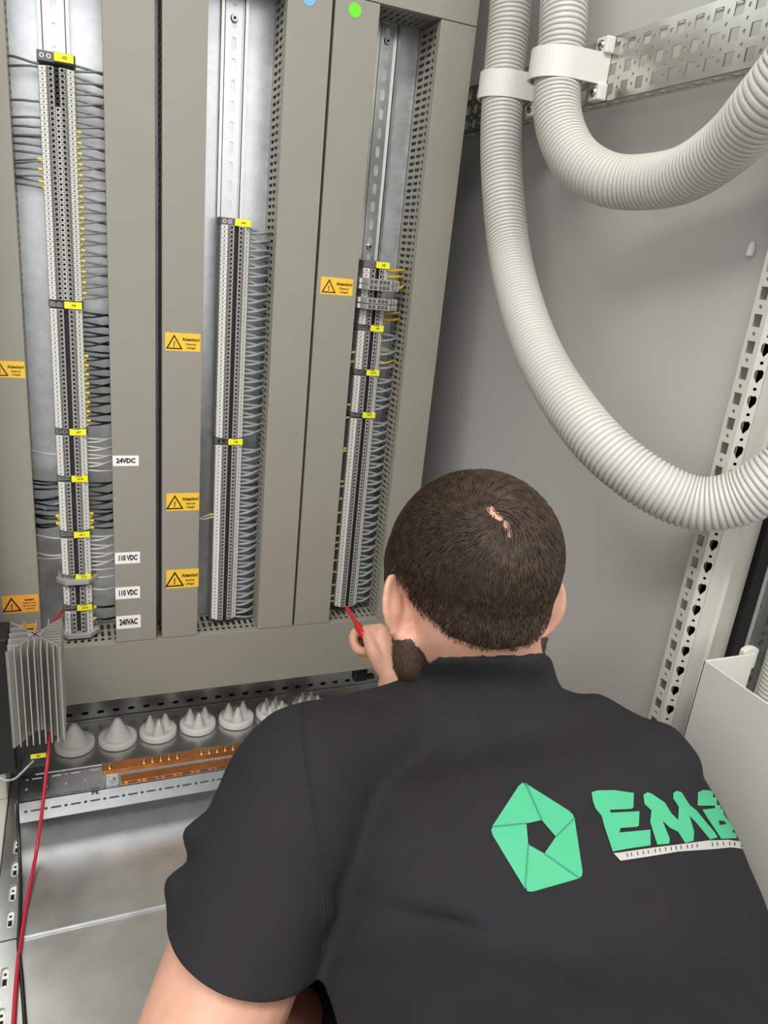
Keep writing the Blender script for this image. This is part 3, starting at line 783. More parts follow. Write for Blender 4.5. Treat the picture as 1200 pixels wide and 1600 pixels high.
# white folded sheet in front of the post
XS, YS = .58, .4775; zt = at(1103, 1033, 0, XS).z; x2 = at(1182, 1020, 1, YS).x
t = empty('cable_guard', (XS, .3, .0), 'white folded sheet-metal guard standing at the lower right in front of the post', 'guard')
b = MB(); b.box(XS, XS + .002, .05, YS + .002, .0, zt); b.box(XS, x2, YS, YS + .002, .0, zt)
b.build('folded_sheet', 'white_paint', t, bevel=.0006)
c = at(1170, 1019, 1, YS + .006)
b = MB(); b.prism([(c.x - .0105, zt - .02), (c.x + .0105, zt - .02)] + [(c.x + .0105 * math.cos(a), zt + .001 + .005 * math.sin(a)) for a in [PI * i / 10 for i in range(11)]], lambda p, q: (p[0], q, p[1]), YS + .0025, YS + .009)
b.build('rounded_tab', 'white_paint', t, bevel=.0008)
c0 = at(1226, 1062, 0, .682)
hose([(c0.x + .03, c0.y + .03, zt + .25), (c0.x, c0.y, zt + .12), (c0.x, c0.y, zt), (c0.x, c0.y - .01, zt - .25), (c0.x, c0.y - .01, .05)], 'white corrugated hose standing upright behind the white guard at the right picture edge', R=.0240, pitch=.0050)

# ------------------------------------------------------------------ bottom rail, copper bar and its modelled reflection, grommets
t = empty('punched_floor_rail', (.2, .93, .228), 'bright slotted zinc rail across the cabinet bottom under the copper bar', 'rail')
b = MB(); x0, x1 = -.1010, .60; y0, y1 = .900, .952; z0, z1 = .2285, .2620
cs = []; k = 0; x = x0 + .008
cs.append((x0, 0, x, .0165, None))
while x < x1 - .026:
    cs.append((x, 0, x + .009, .0165, circ(x + .0045, .0085, .0023, 10))); cs.append((x + .009, 0, x + .025, .0165, hslot(x + .017, .0085, .0135, .0030))); x += .025
b.perf((0, y0, z0 + .009), (1, 0, 0), (0, 0, 1), (0, -1, 0), .0015, cs)
b.box(x0, x, y0, y0 + .0015, z0, z0 + .009); b.box(x0, x, y0 - .0006, y0 + .0015, z0 + .0255, z1)
xe = x; cs = [(x0, 0, xe, .003, None), (x0, .0075, xe, .020, None), (x0, .0320, xe, .0435, None), (x0, .048, xe, .052, None)]
x = x0 + .008
for (a, c) in ((.003, .0075), (.0435, .048)):
    x = x0; 
    cs.append((x0, a, x0 + .008, c, None)); x = x0 + .008
    while x < x1 - .026:
        cs.append((x, a, x + .009, c, circ(x + .0045, (a + c) / 2, .0015, 8))); cs.append((x + .009, a, x + .025, c, hslot(x + .017, (a + c) / 2, .013, .0024))); x += .025
x = x0 + .008; cs.append((x0, .020, x, .032, None))
while x < x1 - .026:
    cs.append((x, .020, x + .025, .032, circ(x + .0045, .026, .0018, 10))); x += .025
b.perf((0, y0, z1), (1, 0, 0), (0, 1, 0), (0, 0, 1), .0015, cs)
b.box(x0, xe, y1 - .0015, y1, z0, z1)
b.build('rail_profile', 'bright_zinc', t)
c = at(149, 1241, 2, .2622)
text_mesh('PE', .010, .0003, 'ink', 'lettering', t, (c.x, c.y + .003, .2623), rot=(0, 0, 0))
for i, x in enumerate((.26, .57)):
    MB().box(x - .02, x + .02, .905, .945, ZF, z0).build('foot', 'rail_zinc', t)

t = empty('copper_bar', (.2, .912, .262), 'raised copper earth bar with a row of screws on a silver bracket', 'copper bar')
zb = at(172, 1210, 1, .903).z
xa, xb = at(160, 1203, 1, .905).x, .56
b = MB().box(xa, xb, .9035, .9215, zb, zb + .0065)
tag(b.build('bar', 'copper', t, bevel=.0006), 'copper bar')
for x in (.0225, .50):
    br = MB().box(x - .0085, x + .0085, .9025, .9195, .2622, zb).build('bracket', 'rail_zinc', t, bevel=.001)
    s = MB(); s.cyl((x, .9025, .272), (x, .9005, .272), .0042, n=16); s.build('bracket_screw', 'steel', br, smooth=40)
for i in range(24):
    x = xa + .010 + i * .0115
    if i in (1, 2, 3, 9, 10, 17): continue
    s = MB(); s.cyl((x, .9125, zb + .0065), (x, .9125, zb + .0105), .0031, .0027, 14); s.box(x - .0024, x + .0024, .9120, .9130, zb + .0104, zb + .0107, 1)
    s.build('screw', ['steel', 'hole_dark'], t, smooth=40)
o = MB().box(.034, .56, .906, .921, .2622, .2652).build('copper_reflection', 'copper', bevel=.0004)  # copper-coloured strip standing in for the raised bar's reflection on the rail
tag(o, 'copper reflection of the raised bar, modelled as a strip on the slotted floor rail', 'modelled reflection')

# cone grommets
def grommet(c, cones, label, r=.0305):
    t = empty('cable_grommet', c, label, 'cable grommet', 'white cone grommets on the gland plate')
    b = MB(); b.lathe([(0, .0005), (r, .0005), (r, .0085), (r - .002, .0105), (r - .005, .0110), (r - .0075, .0085), (0, .0085)], c, 40)
    b.build('membrane', 'rubber_grey', t, smooth=50)
    for (dx, dy, rr, h) in cones:
        m = MB(); m.lathe([(rr, .0083), (rr * .97, .0095), (rr * .62, .0095 + h * .42), (rr * .25, .0095 + h * .90), (rr * .16, .0095 + h * .985), (0, .0095 + h)], (c[0] + dx, c[1] + dy, c[2]), 24)
        m.build('cone', 'rubber_grey', t, smooth=50)
    return t
gp = [(117, 1162), (184, 1153), (247, 1142), (309, 1131), (369, 1122), (426, 1112), (482, 1103)]
big = [(0, 0, .0215, .034)]
three = [(-.0125, .006, .0105, .024), (.0125, .006, .0105, .024), (0, -.0120, .0105, .024)]
seven = [(.0165 * math.cos(a), .0165 * math.sin(a), .0065, .016) for a in [PI / 3 * i for i in range(6)]] + [(0, 0, .0065, .016)]
lbs = ['white cone grommet with one big cone, leftmost beside the heater', 'white cone grommet with one big cone, second from the left', 'white three-cone grommet, third from the left in the row', 'white three-cone grommet, fourth from the left in the row', 'white three-cone grommet, fifth from the left in the row', 'white grommet with many small cones beside the shoulder', 'white grommet with many small cones mostly hidden by the shoulder']
for i, ((u, v), lb) in enumerate(zip(gp, lbs)):
    c = at(u, v, 2, ZF + .005); c.z = ZF + .001
    grommet(c, big if i < 2 else three if i < 5 else seven, lb)

# small black clip under the hand
c = at(562, 1052, 1, 1.07)
b = MB(); b.box(c.x - .013, c.x + .012, 1.06, 1.078, c.z - .012, c.z + .012); b.box(c.x + .012, c.x + .028, 1.063, 1.075, c.z - .012, c.z - .004)
tag(b.build('cable_clip', 'black_plastic', bevel=.003), 'small black plastic clip at the bottom duct edge below the hand', 'clip')

# ------------------------------------------------------------------ heater with aluminium fins, bottom left
t = empty('cabinet_heater', (-.07, .95, .28), 'black cabinet heater with silver aluminium fins at the lower left', 'heater')
b = MB(); b.box(-.150, -.0990, .935, .985, .285, .492); b.box(-.1170, -.0585, .9400, .985, .285, .372)
b.build('housing', 'black_plastic', t, bevel=.002)
hx, hy, hw, hd = -.0660, .9385, .0312, .0400
zlo, zhi = .352, .494
b = MB(); th = .0013
def bar2(p, q, w):
    p, q = Vector(p), Vector(q); d = (q - p).normalized(); nn = Vector((-d.y, d.x)) * w / 2
    b.prism([p - nn, q - nn, q + nn, p + nn], lambda a, z: (a[0], a[1], z), zlo, zhi)
for sx in (-1, 1):
    for sy in (-1, 1):
        bar2((hx, hy), (hx + sx * hw, hy + sy * hd), .0020)
b.prism(circ(hx, hy, .0085, 20), lambda a, z: (a[0], a[1], z), zlo, zhi)
for i in range(-4, 5):                                # fins to the front and to the back
    x = hx + i * hw / 4.2; yo = abs(i) / 4.2 * hd
    if i == 0: yo = .004
    b.box(x - th / 2, x + th / 2, hy - hd, hy - yo, zlo, zhi)
    if i % 2 == 0: b.box(x - th / 2, x + th / 2, hy + yo, hy + hd, zlo + .03, zhi)
for i in range(-5, 6):                                # fins to the right and to the left
    y = hy + i * hd / 5.4; xo = abs(i) / 5.4 * hw
    if i == 0: xo = .004
    b.box(hx + xo, hx + hw, y - th / 2, y + th / 2, zlo, zhi)
    if i in (-5, -3, -1, 1, 3): b.box(hx - hw, hx - xo, y - th / 2, y + th / 2, zlo, zhi)
b.build('heat_sink', 'aluminium', t)
c = at(60, 1181, 1, .9395)
m = tag(MB().box(c.x - .0098, c.x + .0098, .9390, .9400, c.z - .0036, c.z + .0036).build('yellow_marker', 'yellow_tag', t, bevel=.0003), 'yellow marker tag')
text_mesh('-E1', .0045, .0001, 'ink', 'lettering', m, (c.x, .9388, c.z))

def cable(pts, r, m, name, label, cat, n=14):
    o = MB().tube(spline(pts, n), r, 10).build(name, m, smooth=60)
    return tag(o, label, cat)
F = lambda u, v, z=.2035: at(u, v, 2, z)
cable([at(79, 1120, 1, .934), at(77, 1160, 1, .930), at(72, 1210, 1, .905), at(66, 1265, 1, .885), F(57, 1330, .215), F(42, 1410), F(31, 1480), F(25, 1540), F(21, 1600), F(17, 1680)], .0024, 'wire_red', 'red_cable', 'long red cable from the heater down over the gland plates at the lower left', 'cable')
cable([at(32, 1190, 1, .932), at(30, 1215, 1, .925), at(27, 1255, 1, .888), at(29, 1300, 1, .875), F(32, 1370, .206), F(31, 1430), F(29, 1475), F(34, 1530), F(39, 1600), F(44, 1680)], .0022, 'wire_black', 'black_cable', 'long black cable running beside the red one at the lower left', 'cable')
cable([at(78, 978, 1, .990), at(85, 970, 1, 1.02), at(92, 962, 1, 1.05), at(99, 953, 1, 1.088)], .0024, 'wire_red', 'red_wire', 'short red wire going from behind the heater fins to the lowest left terminals', 'wire')
cable([at(-6, 1212, 1, .93), at(8, 1219, 1, .922), at(22, 1217, 1, .918), at(33, 1208, 1, .918), at(43, 1198, 1, .922), at(52, 1189, 1, .93)], .0014, 'clear_plastic', 'cable_tie', 'clear cable tie looped around the cables under the heater', 'cable tie')
# ------------------------------------------------------------------ the technician
def frame(z, xhint):
    z = Vector(z).normalized(); x = Vector(xhint); x = (x - z * x.dot(z)).normalized(); return x, z.cross(x), z
def loft(b, rings, n=28, mi=0):
    """rings: (centre, axis_u, axis_v, ru, rv, power)"""
    v = []
    for (c, U, V, ru, rv, pw) in rings:
        for j in range(n):
            a = 2 * PI * j / n; ca, sa = math.cos(a), math.sin(a)
            x = math.copysign(abs(ca) ** (2 / pw), ca) * ru; y = math.copysign(abs(sa) ** (2 / pw), sa) * rv
            v.append(Vector(c) + Vector(U) * x + Vector(V) * y)
    k = len(rings)
    f = [(i * n + j, i * n + (j + 1) % n, (i + 1) * n + (j + 1) % n, (i + 1) * n + j) for i in range(k - 1) for j in range(n)]
    f += [tuple(range(n))[::-1], tuple(range((k - 1) * n, k * n))]
    return b.add(v, f, mi)
def limb(b, pts, n=20, sub=6):
    """pts: (point, radius); smooth tapering tube with rounded ends"""
    P = [Vector(p) for p, r in pts]; Rr = [Vector((r, 0, 0)) for p, r in pts]
    q = spline(P, sub); rr = [x.x for x in spline(Rr, sub)]
    a = (q[0] - q[1]).normalized(); c = (q[-1] - q[-2]).normalized()
    q = [q[0] + a * rr[0] * .8, q[0] + a * rr[0] * .5] + q + [q[-1] + c * rr[-1] * .5, q[-1] + c * rr[-1] * .8]
    rr = [rr[0] * .3, rr[0] * .82] + rr + [rr[-1] * .82, rr[-1] * .3]
    return b.tube(q, rr, n)
def ell(b, c, A, B_, C_, n=20, m=14):
    """ellipsoid with half-axis vectors A, B_, C_"""
    c, A, B_, C_ = Vector(c), Vector(A), Vector(B_), Vector(C_); v = []
    for i in range(m + 1):
        t = PI * i / m; rr = max(math.sin(t), 1e-3)
        for j in range(n):
            a = 2 * PI * j / n; v.append(c + A * rr * math.cos(a) + B_ * rr * math.sin(a) + C_ * math.cos(t))
    f = [(i * n + j, i * n + (j + 1) % n, (i + 1) * n + (j + 1) % n, (i + 1) * n + j) for i in range(m) for j in range(n)]
    f += [tuple(range(n)), tuple(range(m * n, m * n + n))[::-1]]
    return b.add(v, f)
def remesh(b, voxel, smooth=4, fac=.5):
    o = b.build('tmp', 'skin')
    r = o.modifiers.new('r', 'REMESH'); r.mode = 'VOXEL'; r.voxel_size = voxel; r.use_smooth_shade = True
    s = o.modifiers.new('s', 'SMOOTH'); s.iterations = smooth; s.factor = fac
    dg = bpy.context.evaluated_depsgraph_get(); me = bpy.data.meshes.new_from_object(o.evaluated_get(dg))
    old = o.data; bpy.data.objects.remove(o); bpy.data.meshes.remove(old)
    me.materials.clear(); return me
def mesh_obj(name, me, m, parent, smooth=True):
    me.name = name; me.materials.clear(); me.materials.append(M[m])
    if smooth: me.polygons.foreach_set('use_smooth', [True] * len(me.polygons))
    o = bpy.data.objects.new(name, me); COL.objects.link(o)
    if parent: setpar(o, parent)
    return o
def ik(a, c, l1, l2, pole):
    a, c = Vector(a), Vector(c); d = c - a; L = min(d.length, (l1 + l2) * .999); d.normalize()
    x = (l1 * l1 - l2 * l2 + L * L) / (2 * L); h = math.sqrt(max(0, l1 * l1 - x * x))
    p = Vector(pole) - a; p = (p - d * p.dot(d)).normalized()
    return a + d * x + p * h

CR, CD, CF = Vector(r_), Vector(d_), Vector(f_)              # picture right, down, forward as world directions
person = empty('person', (.25, .10, 0), 'man with short dark hair and black T-shirt with green print, bent towards the terminals', 'person')

# joints
Lsh = pd(472, 1218, .605); Rsh = pd(1003, 1222, .690)
S = (Rsh - Lsh).normalized()
C7 = pd(770, 1045, .665)
pelvis = Vector((.235, .075, .40))
spine = [pd(770, 1110, .715), pd(787, 1205, .700), pd(815, 1330, .665), pd(846, 1480, .615), pd(846, 1640, .560), pelvis + Vector((.02, .04, .06)), pelvis]
LE = pd(303, 1675, .478); LW = Vector((.185, .47, .335))
RW = pd(617, 1066, 1.030)
RE = ik(Rsh, RW, .285, .262, (.62, .62, .10))

# head frame
HF = (CR * -.27 + CD * .20 + CF * .94).normalized()           # facing
HU = (CR * .03 - CD * 1.0); HU = (HU - HF * HU.dot(HF)).normalized()
HR = HF.cross(HU).normalized()
HC = pd(735, 884, .690)
H = lambda x, y, z: HC + HR * x + HF * y + HU * z
# ---- body: one continuous skin surface
b = MB()
ell(b, H(0, -.008, .004), HR * .0720, HF * .0900, HU * .0770, 36, 24)      # skull
ell(b, H(0, .020, .000), HR * .0685, HF * .076, HU * .0745, 32, 20)        # forehead
ell(b, H(0, .030, -.060), HR * .0600, HF * .058, HU * .062, 28, 16)       # cheeks
ell(b, H(0, .052, -.098), HR * .0420, HF * .036, HU * .026, 24, 14)       # chin
ell(b, H(0, -.016, -.044), HR * .0600, HF * .0545, HU * .0470, 28, 18)    # nape
for s in (-1, 1):
    limb(b, [(H(s * .060, .005, -.066), .016), (H(s * .056, .020, -.090), .015), (H(s * .030, .062, -.108), .015)], 14)   # jaw line
    ell(b, H(s * .036, .072, -.012), HR * .018, HF * .010, HU * .009, 14, 8)   # brow
    ell(b, H(s * .042, .062, -.047), HR * .018, HF * .015, HU * .014, 14, 8)   # cheekbone
    # ear: base, rim and lobe
    e0 = H(s * .0735, -.002, -.036)
    out = (HR * s * .82 - HF * .57).normalized(); upv = (HU * .97 - HF * .16).normalized(); fw = out.cross(upv)
    rim = []
    for k in range(15):
        a = math.radians(-120 + 235 * k / 14)
        rim.append((e0 + out * (.0060 + .0115 * math.cos(a)) + upv * (.0235 * math.sin(a) + .002) + HF * 0, .0036 if k < 12 else .0032))
    limb(b, rim, 8, 2)
    ell(b, e0 + out * .006 + upv * .002, out * .0115, upv * .0215, fw * .0034, 16, 10)
    ell(b, e0 + out * .004 - upv * .002, out * .009, upv * .017, fw * .007, 16, 10)
    ell(b, e0 - out * .002 - upv * .006 + HF * .004, out * .008, upv * .022, fw * .009, 16, 10)
    ell(b, e0 - out * .006 - upv * .010 + HF * .006, out * .010, upv * .020, fw * .014, 16, 10)
    ell(b, e0 + out * .0055 - upv * .0225, out * .0065, upv * .0080, fw * .0042, 12, 8)
limb(b, [(H(0, .082, -.014), .008), (H(0, .092, -.032), .0085), (H(0, .100, -.048), .0105)], 12)          # nose
for s in (-1, 1):
    limb(b, [(H(s * .019, .0800, -.0205), .0045), (H(s * .031, .0815, -.0185), .0050), (H(s * .043, .0745, -.0210), .0045)], 10)   # upper lid
    limb(b, [(H(s * .020, .0775, -.0370), .0045), (H(s * .031, .0795, -.0385), .0050), (H(s * .042, .0730, -.0360), .0045)], 10)   # lower lid
for s in (-1, 1): ell(b, H(s * .012, .096, -.052), HR * .008, HF * .009, HU * .007, 12, 8)
limb(b, [(H(-.022, .083, -.078), .005), (H(0, .091, -.076), .006), (H(.022, .083, -.078), .005)], 10)      # lips
limb(b, [(H(-.020, .082, -.085), .005), (H(0, .090, -.086), .0065), (H(.020, .082, -.085), .005)], 10)
NB = pd(757, 1064, .706)
loft(b, [(H(0, -.002, -.030), HR, HF, .060, .062, 2), (H(0, -.006, -.070), HR, HF, .0575, .057, 2),
         (H(0, -.006, -.070).lerp(NB, .5), HR, HF, .0600, .0565, 2), (NB, S, HF, .066, .058, 2), (pd(762, 1115, .715), S, HF, .085, .06, 2)], 28)
# torso core under the shirt
SP = spline(spine, 5)
def sframe(i):
    t = (SP[min(i + 1, len(SP) - 1)] - SP[max(i - 1, 0)]).normalized(); u = (S - t * S.dot(t)).normalized(); return u, t.cross(u), t
core = []
for i, p in enumerate(SP):
    u, w, t = sframe(i); k = i / (len(SP) - 1)
    core.append((p, u, w, .050 + .075 * min(1, k * 4), .050 + .035 * min(1, k * 4), 2.2))
loft(b, core, 24)
# arms
limb(b, [(Lsh.lerp(SP[5], .40), .030), (Lsh, .044), (Lsh.lerp(LE, .45), .0490), (Lsh.lerp(LE, .75), .0485), (LE, .0430), (LE.lerp(LW, .25), .0425), (LE.lerp(LW, .6), .036), (LW, .0265)], 22)
limb(b, [(Rsh.lerp(SP[5], .40), .030), (Rsh, .044), (Rsh.lerp(RE, .5), .048), (RE, .041), (RE.lerp(RW, .28), .042), (RE.lerp(RW, .65), .034), (RW, .0265)], 22)
# hands
def hand(b, W, d, pal, th_side, curl, tdir=None, sc=1.):
    """W wrist, d direction to the knuckles, pal palm normal, th_side direction of the thumb, curl per finger"""
    d = Vector(d).normalized(); pal = Vector(pal); pal = (pal - d * pal.dot(d)).normalized(); a = Vector(th_side); a = (a - d * a.dot(d) - pal * a.dot(pal)).normalized()
    K = lambda x, y, z: W + (d * x + a * y + pal * z) * sc
    loft(b, [(K(-.012, 0, 0), a, pal, .027 * sc, .020 * sc, 2.2), (K(.015, 0, 0), a, pal, .031 * sc, .018 * sc, 2.3), (K(.045, 0, 0), a, pal, .039 * sc, .0165 * sc, 2.4), (K(.075, .001, 0), a, pal, .041 * sc, .0145 * sc, 2.4), (K(.088, .001, .001), a, pal, .038 * sc, .010 * sc, 2.2)], 22)
    ell(b, K(.035, .020, .010), d * .030 * sc, a * .018 * sc, pal * .014 * sc, 16, 10)
    fl = ((.030, .046, .027, .023, .0090), (.010, .050, .031, .024, .0092), (-.010, .046, .029, .023, .0088), (-.029, .036, .022, .020, .0078))
    for i, (y, l1, l2, l3, rr) in enumerate(fl):
        c = curl[i]; p = K(.082 - abs(y - .01) * .18, y, 0); q = [(p - d * .012 * sc, rr * sc * 1.05), (p, rr * sc * 1.08)]; ang = 0
        for l, ca in zip((l1, l2, l3), c):
            ang += math.radians(ca); p = p + (d * math.cos(ang) + pal * math.sin(ang)) * l * sc; rr *= .94; q.append((p, rr * sc))
        limb(b, q, 12, 4)
        yield p
    tp = [(K(.020, .022, .008), .0135 * sc), (K(.042, .040, .012), .0120 * sc)] + [(t_, r2 * sc) for t_, r2 in zip(tdir(K), (.0105, .0090))]
    limb(b, tp, 12, 5)
    yield tp[-1][0]
tip = pd(541, 948, 1.105); grip = pd(566, 989, 1.040)
Rd = (-CD * .86 + CF * .50 - CR * .12).normalized()
RTips = list(hand(b, RW, Rd, (CR * -.80 + CF * .45), (CF * -.9 - CR * .3), ((80, 100, 62), (86, 100, 58), (88, 100, 55), (90, 100, 55)), lambda K: (pd(578, 1004, 1.030), pd(572, 984, 1.045)), sc=.90))
LTips = list(hand(b, LW, (CF * .6 + CR * .5 + CD * .4), (CD * .9 + CF * .1), (CR * .7 - CF * .3), ((20, 25, 15), (22, 28, 18), (24, 30, 18), (28, 32, 20)), lambda K: (K(.062, .052, .012), K(.085, .058, .016)), sc=.97))
# legs (kneeling), under the trousers
LH = pelvis + S * -.085; RH = pelvis + S * .085
LK, RK = Vector((.085, .42, .075)), Vector((.36, .44, .075)); LA, RA = Vector((.10, .03, .055)), Vector((.33, .02, .055))
for hp, kn, an in ((LH, LK, LA), (RH, RK, RA)):
    limb(b, [(hp, .080), (hp.lerp(kn, .5), .070), (kn, .052), (kn.lerp(an, .4), .050), (an, .036)], 20)
    limb(b, [(an, .036), (an + Vector((0, -.09, -.015)), .034), (an + Vector((.0, -.05, -.025)), .028)], 14)
me = remesh(b, .0026, 7, .5)
bm = bmesh.new(); bm.from_mesh(me)
sm = []
for v in bm.verts:
    d = v.co - HC; x, y, z = d.dot(HR), d.dot(HF), d.dot(HU)
    if -.125 < z and y < .045 and d.length < .16 and (abs(x) < .066 or z > -.002) and not (z < -.05 and y > -.01): sm.append(v)
for _ in range(45): bmesh.ops.smooth_vert(bm, verts=sm, factor=.5, use_axis_x=True, use_axis_y=True, use_axis_z=True)
bm.to_mesh(me); bm.free()
body = mesh_obj('body', me, 'skin', person)
dg = bpy.context.evaluated_depsgraph_get(); dg.update()
def bvh_of(o): return BVHTree.FromObject(o, bpy.context.evaluated_depsgraph_get())
for s in (-1, 1):
    e = MB(); ell(e, H(s * .031, .0715, -.028), HR * .0115, HF * .0115, HU * .0115, 20, 14); eo = e.build('eye', 'eye_white', person, smooth=True)
    e = MB(); ell(e, H(s * .031 - .0005, .0795, -.0295), HR * .0052, HF * .0040, HU * .0052, 16, 10); e.build('iris', 'hair_under', eo, smooth=True)

# ---- trousers
b = MB()
loft(b, [(pelvis + (SP[-2] - pelvis) * 2.2, S, HF, .150, .105, 2.3), (pelvis, S, HF, .175, .125, 2.3), (pelvis + Vector((0, -.04, -.08)), S, HF, .165, .12, 2.2)], 28)
for hp, kn, an in ((LH, LK, LA), (RH, RK, RA)):
    limb(b, [(hp, .096), (hp.lerp(kn, .5), .084), (kn, .066), (kn.lerp(an, .4), .062), (an, .050)], 22)
mesh_obj('trousers', remesh(b, .007, 4), 'trousers', person)

# ---- T-shirt
b = MB(); rings = []
hw = [.112, .178, .199, .202, .200, .202, .196]; hd = [.060, .098, .116, .118, .116, .116, .120]; off = [.0, .0, .0, 0, 0, 0, 0]
HW = [x.x for x in spline([(v, 0, 0) for v in hw], 5)]; HD = [x.x for x in spline([(v, 0, 0) for v in hd], 5)]
for i, p in enumerate(SP):
    u, w, t = sframe(i); rings.append((p, u, w, HW[i], HD[i], 2.35))
loft(b, rings, 40)
# yoke from the neck to the shoulders, and a stub for the collar
for sh, s in ((Lsh, -1), (Rsh, 1)):
    nk = pd(757, 1112, .705) + S * s * .05
    limb(b, [(nk, .034), (nk.lerp(sh, .5), .044), (sh, .060)], 20)
NT = H(0, -.006, -.070).lerp(NB, .35)
loft(b, [(NT, HR, HF, .0645, .0610, 2), (NB, S, HF, .0700, .0625, 2), (pd(760, 1100, .712), S, HF, .090, .070, 2), (SP[2], S, CF, .13, .08, 2)], 28)
# sleeves
def sleeve(b, sh, el, fr, r0, r1):
    d = (el - sh).normalized(); end = sh.lerp(el, fr); u, w, _ = frame(d, S)
    loft(b, [(sh - d * .02, u, w, .045, .045, 2), (sh, u, w, r0, r0, 2), (sh.lerp(end, .45), u, w, r0 * 1.02, r0, 2), (end, u, w, r1, r1, 2), (end + d * .075, u, w, r1 * .99, r1 * .99, 2)], 30)
    return end, d, u, w
Lend, Ld, Lu, Lw = sleeve(b, Lsh, LE, .60, .0590, .0570)
Rend, Rdv, Ru, Rw2 = sleeve(b, Rsh, RE, .60, .0590, .0570)
me = remesh(b, .0042, 24, .5)
bm = bmesh.new(); bm.from_mesh(me)
# open the sleeves and the neck with clean hems
def open_end(co, no, cen, rad):
    fs = [f for f in bm.faces if (f.calc_center_median() - cen).length < rad]
    vs = {v for f in fs for v in f.verts}; es = {x for f in fs for x in f.edges}
    bmesh.ops.bisect_plane(bm, geom=list(vs) + list(es) + fs, plane_co=co, plane_no=no)
    bmesh.ops.delete(bm, geom=[f for f in bm.faces if (f.calc_center_median() - cen).length < rad and (f.calc_center_median() - co).dot(no) > 0], context='FACES')
open_end(Lend - Ld * .004, (Ld + CF * .62).normalized(), Lend + Ld * .025, .115)
open_end(Rend + Rdv * .004, Rdv, Rend + Rdv * .03, .115)
q1, q2, q3 = pd(788, 1013, .640), pd(642, 1066, .690), pd(868, 1046, .705)
pn = (q2 - q1).cross(q3 - q1).normalized()
if pn.dot(HU) < 0: pn = -pn
open_end(q1, pn, NT, .105)
# folds
bm.normal_update()
def bump(p, c, ax, wdt, ln, amp):
    """one fold: ridge along ax through c"""
    d = p - c; l = d.dot(ax); r = (d - ax * l).length
    return amp * math.exp(-(r / wdt) ** 2) * math.exp(-(l / ln) ** 2)
folds = [(pd(400, 1330, .555), (CR * .9 + CD * .35), .012, .07, .009), (pd(320, 1318, .56), (CR * .8 + CD * .5), .010, .04, .008), (pd(300, 1385, .54), (CR * .8 + CD * .4), .012, .04, .008),
         (pd(420, 1375, .54), (CR * .95 + CD * .2), .012, .07, -.010), (pd(390, 1410, .53), (CR * .95 + CD * .12), .012, .08, .008),
         (pd(410, 1240, .57), (CR * .8 + CD * .6), .014, .06, -.005), (pd(400, 1440, .53), (CR * .98 + CD * .1), .016, .07, -.004),
         (pd(500, 1480, .55), (CR * .3 + CD * .9), .014, .07, -.006), (pd(800, 1430, .53), (CR * .92 - CD * .38), .020, .09, -.004),
         (pd(870, 1400, .53), (CR * .92 - CD * .38), .022, .10, .003), (pd(660, 1085, .63), (CR * .9 - CD * .1), .010, .06, -.004),
         (pd(650, 1110, .62), (CR * .8 + CD * .6), .012, .05, .003), (pd(1080, 1370, .60), (CR * .95 - CD * .2), .015, .07, -.004),
         (pd(930, 1090, .64), (CR * .85 + CD * .5), .010, .05, .004)]
for v in bm.verts:
    a = sum(bump(v.co, c, ax.normalized(), w, l, k) for c, ax, w, l, k in folds)
    a += .0024 * noise.noise(v.co * 14) + .0010 * noise.noise(v.co * 34 + Vector((3, 1, 7)))
    v.co += v.normal * a
# keep the cloth outside the skin
bm.normal_update(); bm.to_mesh(me); bm.free()
shirt = mesh_obj('t_shirt', me, 'shirt', person)
so = shirt.modifiers.new('cloth', 'SOLIDIFY'); so.thickness = .0022; so.offset = 1
tag(shirt, 'black short-sleeved T-shirt')
bpy.context.view_layer.update()
SB = bvh_of(shirt)
def cast(u, v, lift=.0008):
    d = (RC @ Vector((u - 600, v - 800, FPX))).normalized()
    h, n, i, _ = SB.ray_cast(CAMP, d)
    return (h + n * lift) if h else None
def print_poly(pts, name, m, parent, lift=.0007, step=6.):
    """thin print lying on the cloth; pts is the outline as seen"""
    u0, u1 = min(p[0] for p in pts), max(p[0] for p in pts); v0, v1 = min(p[1] for p in pts), max(p[1] for p in pts)
    bm = bmesh.new(); f = bm.faces.new([bm.verts.new((x, y, 0)) for x, y in pts])
    k = int((u1 - u0) / step)
    for i in range(1, k + 1): bmesh.ops.bisect_plane(bm, geom=bm.verts[:] + bm.edges[:] + bm.faces[:], plane_co=(u0 + i * step, 0, 0), plane_no=(1, 0, 0))
    k = int((v1 - v0) / step)
    for i in range(1, k + 1): bmesh.ops.bisect_plane(bm, geom=bm.verts[:] + bm.edges[:] + bm.faces[:], plane_co=(0, v0 + i * step, 0), plane_no=(0, 1, 0))
    bmesh.ops.triangulate(bm, faces=bm.faces)
    dead = []
    for v in bm.verts:
        q = cast(v.co.x, v.co.y, lift)
        if q is None: dead.append(v)
        else: v.co = q
    bmesh.ops.delete(bm, geom=dead, context='VERTS')
    bmesh.ops.delete(bm, geom=[f for f in bm.faces if max(e.calc_length() for e in f.edges) > .03], context='FACES')
    me = bpy.data.meshes.new(name); bm.to_mesh(me); bm.free()
    return mesh_obj(name, me, m, parent)
def print_poly_hole(outer, inner, name, m, parent):
    """ring shaped print in pieces"""
    return [print_poly(p, name, m, parent) for p in outer]
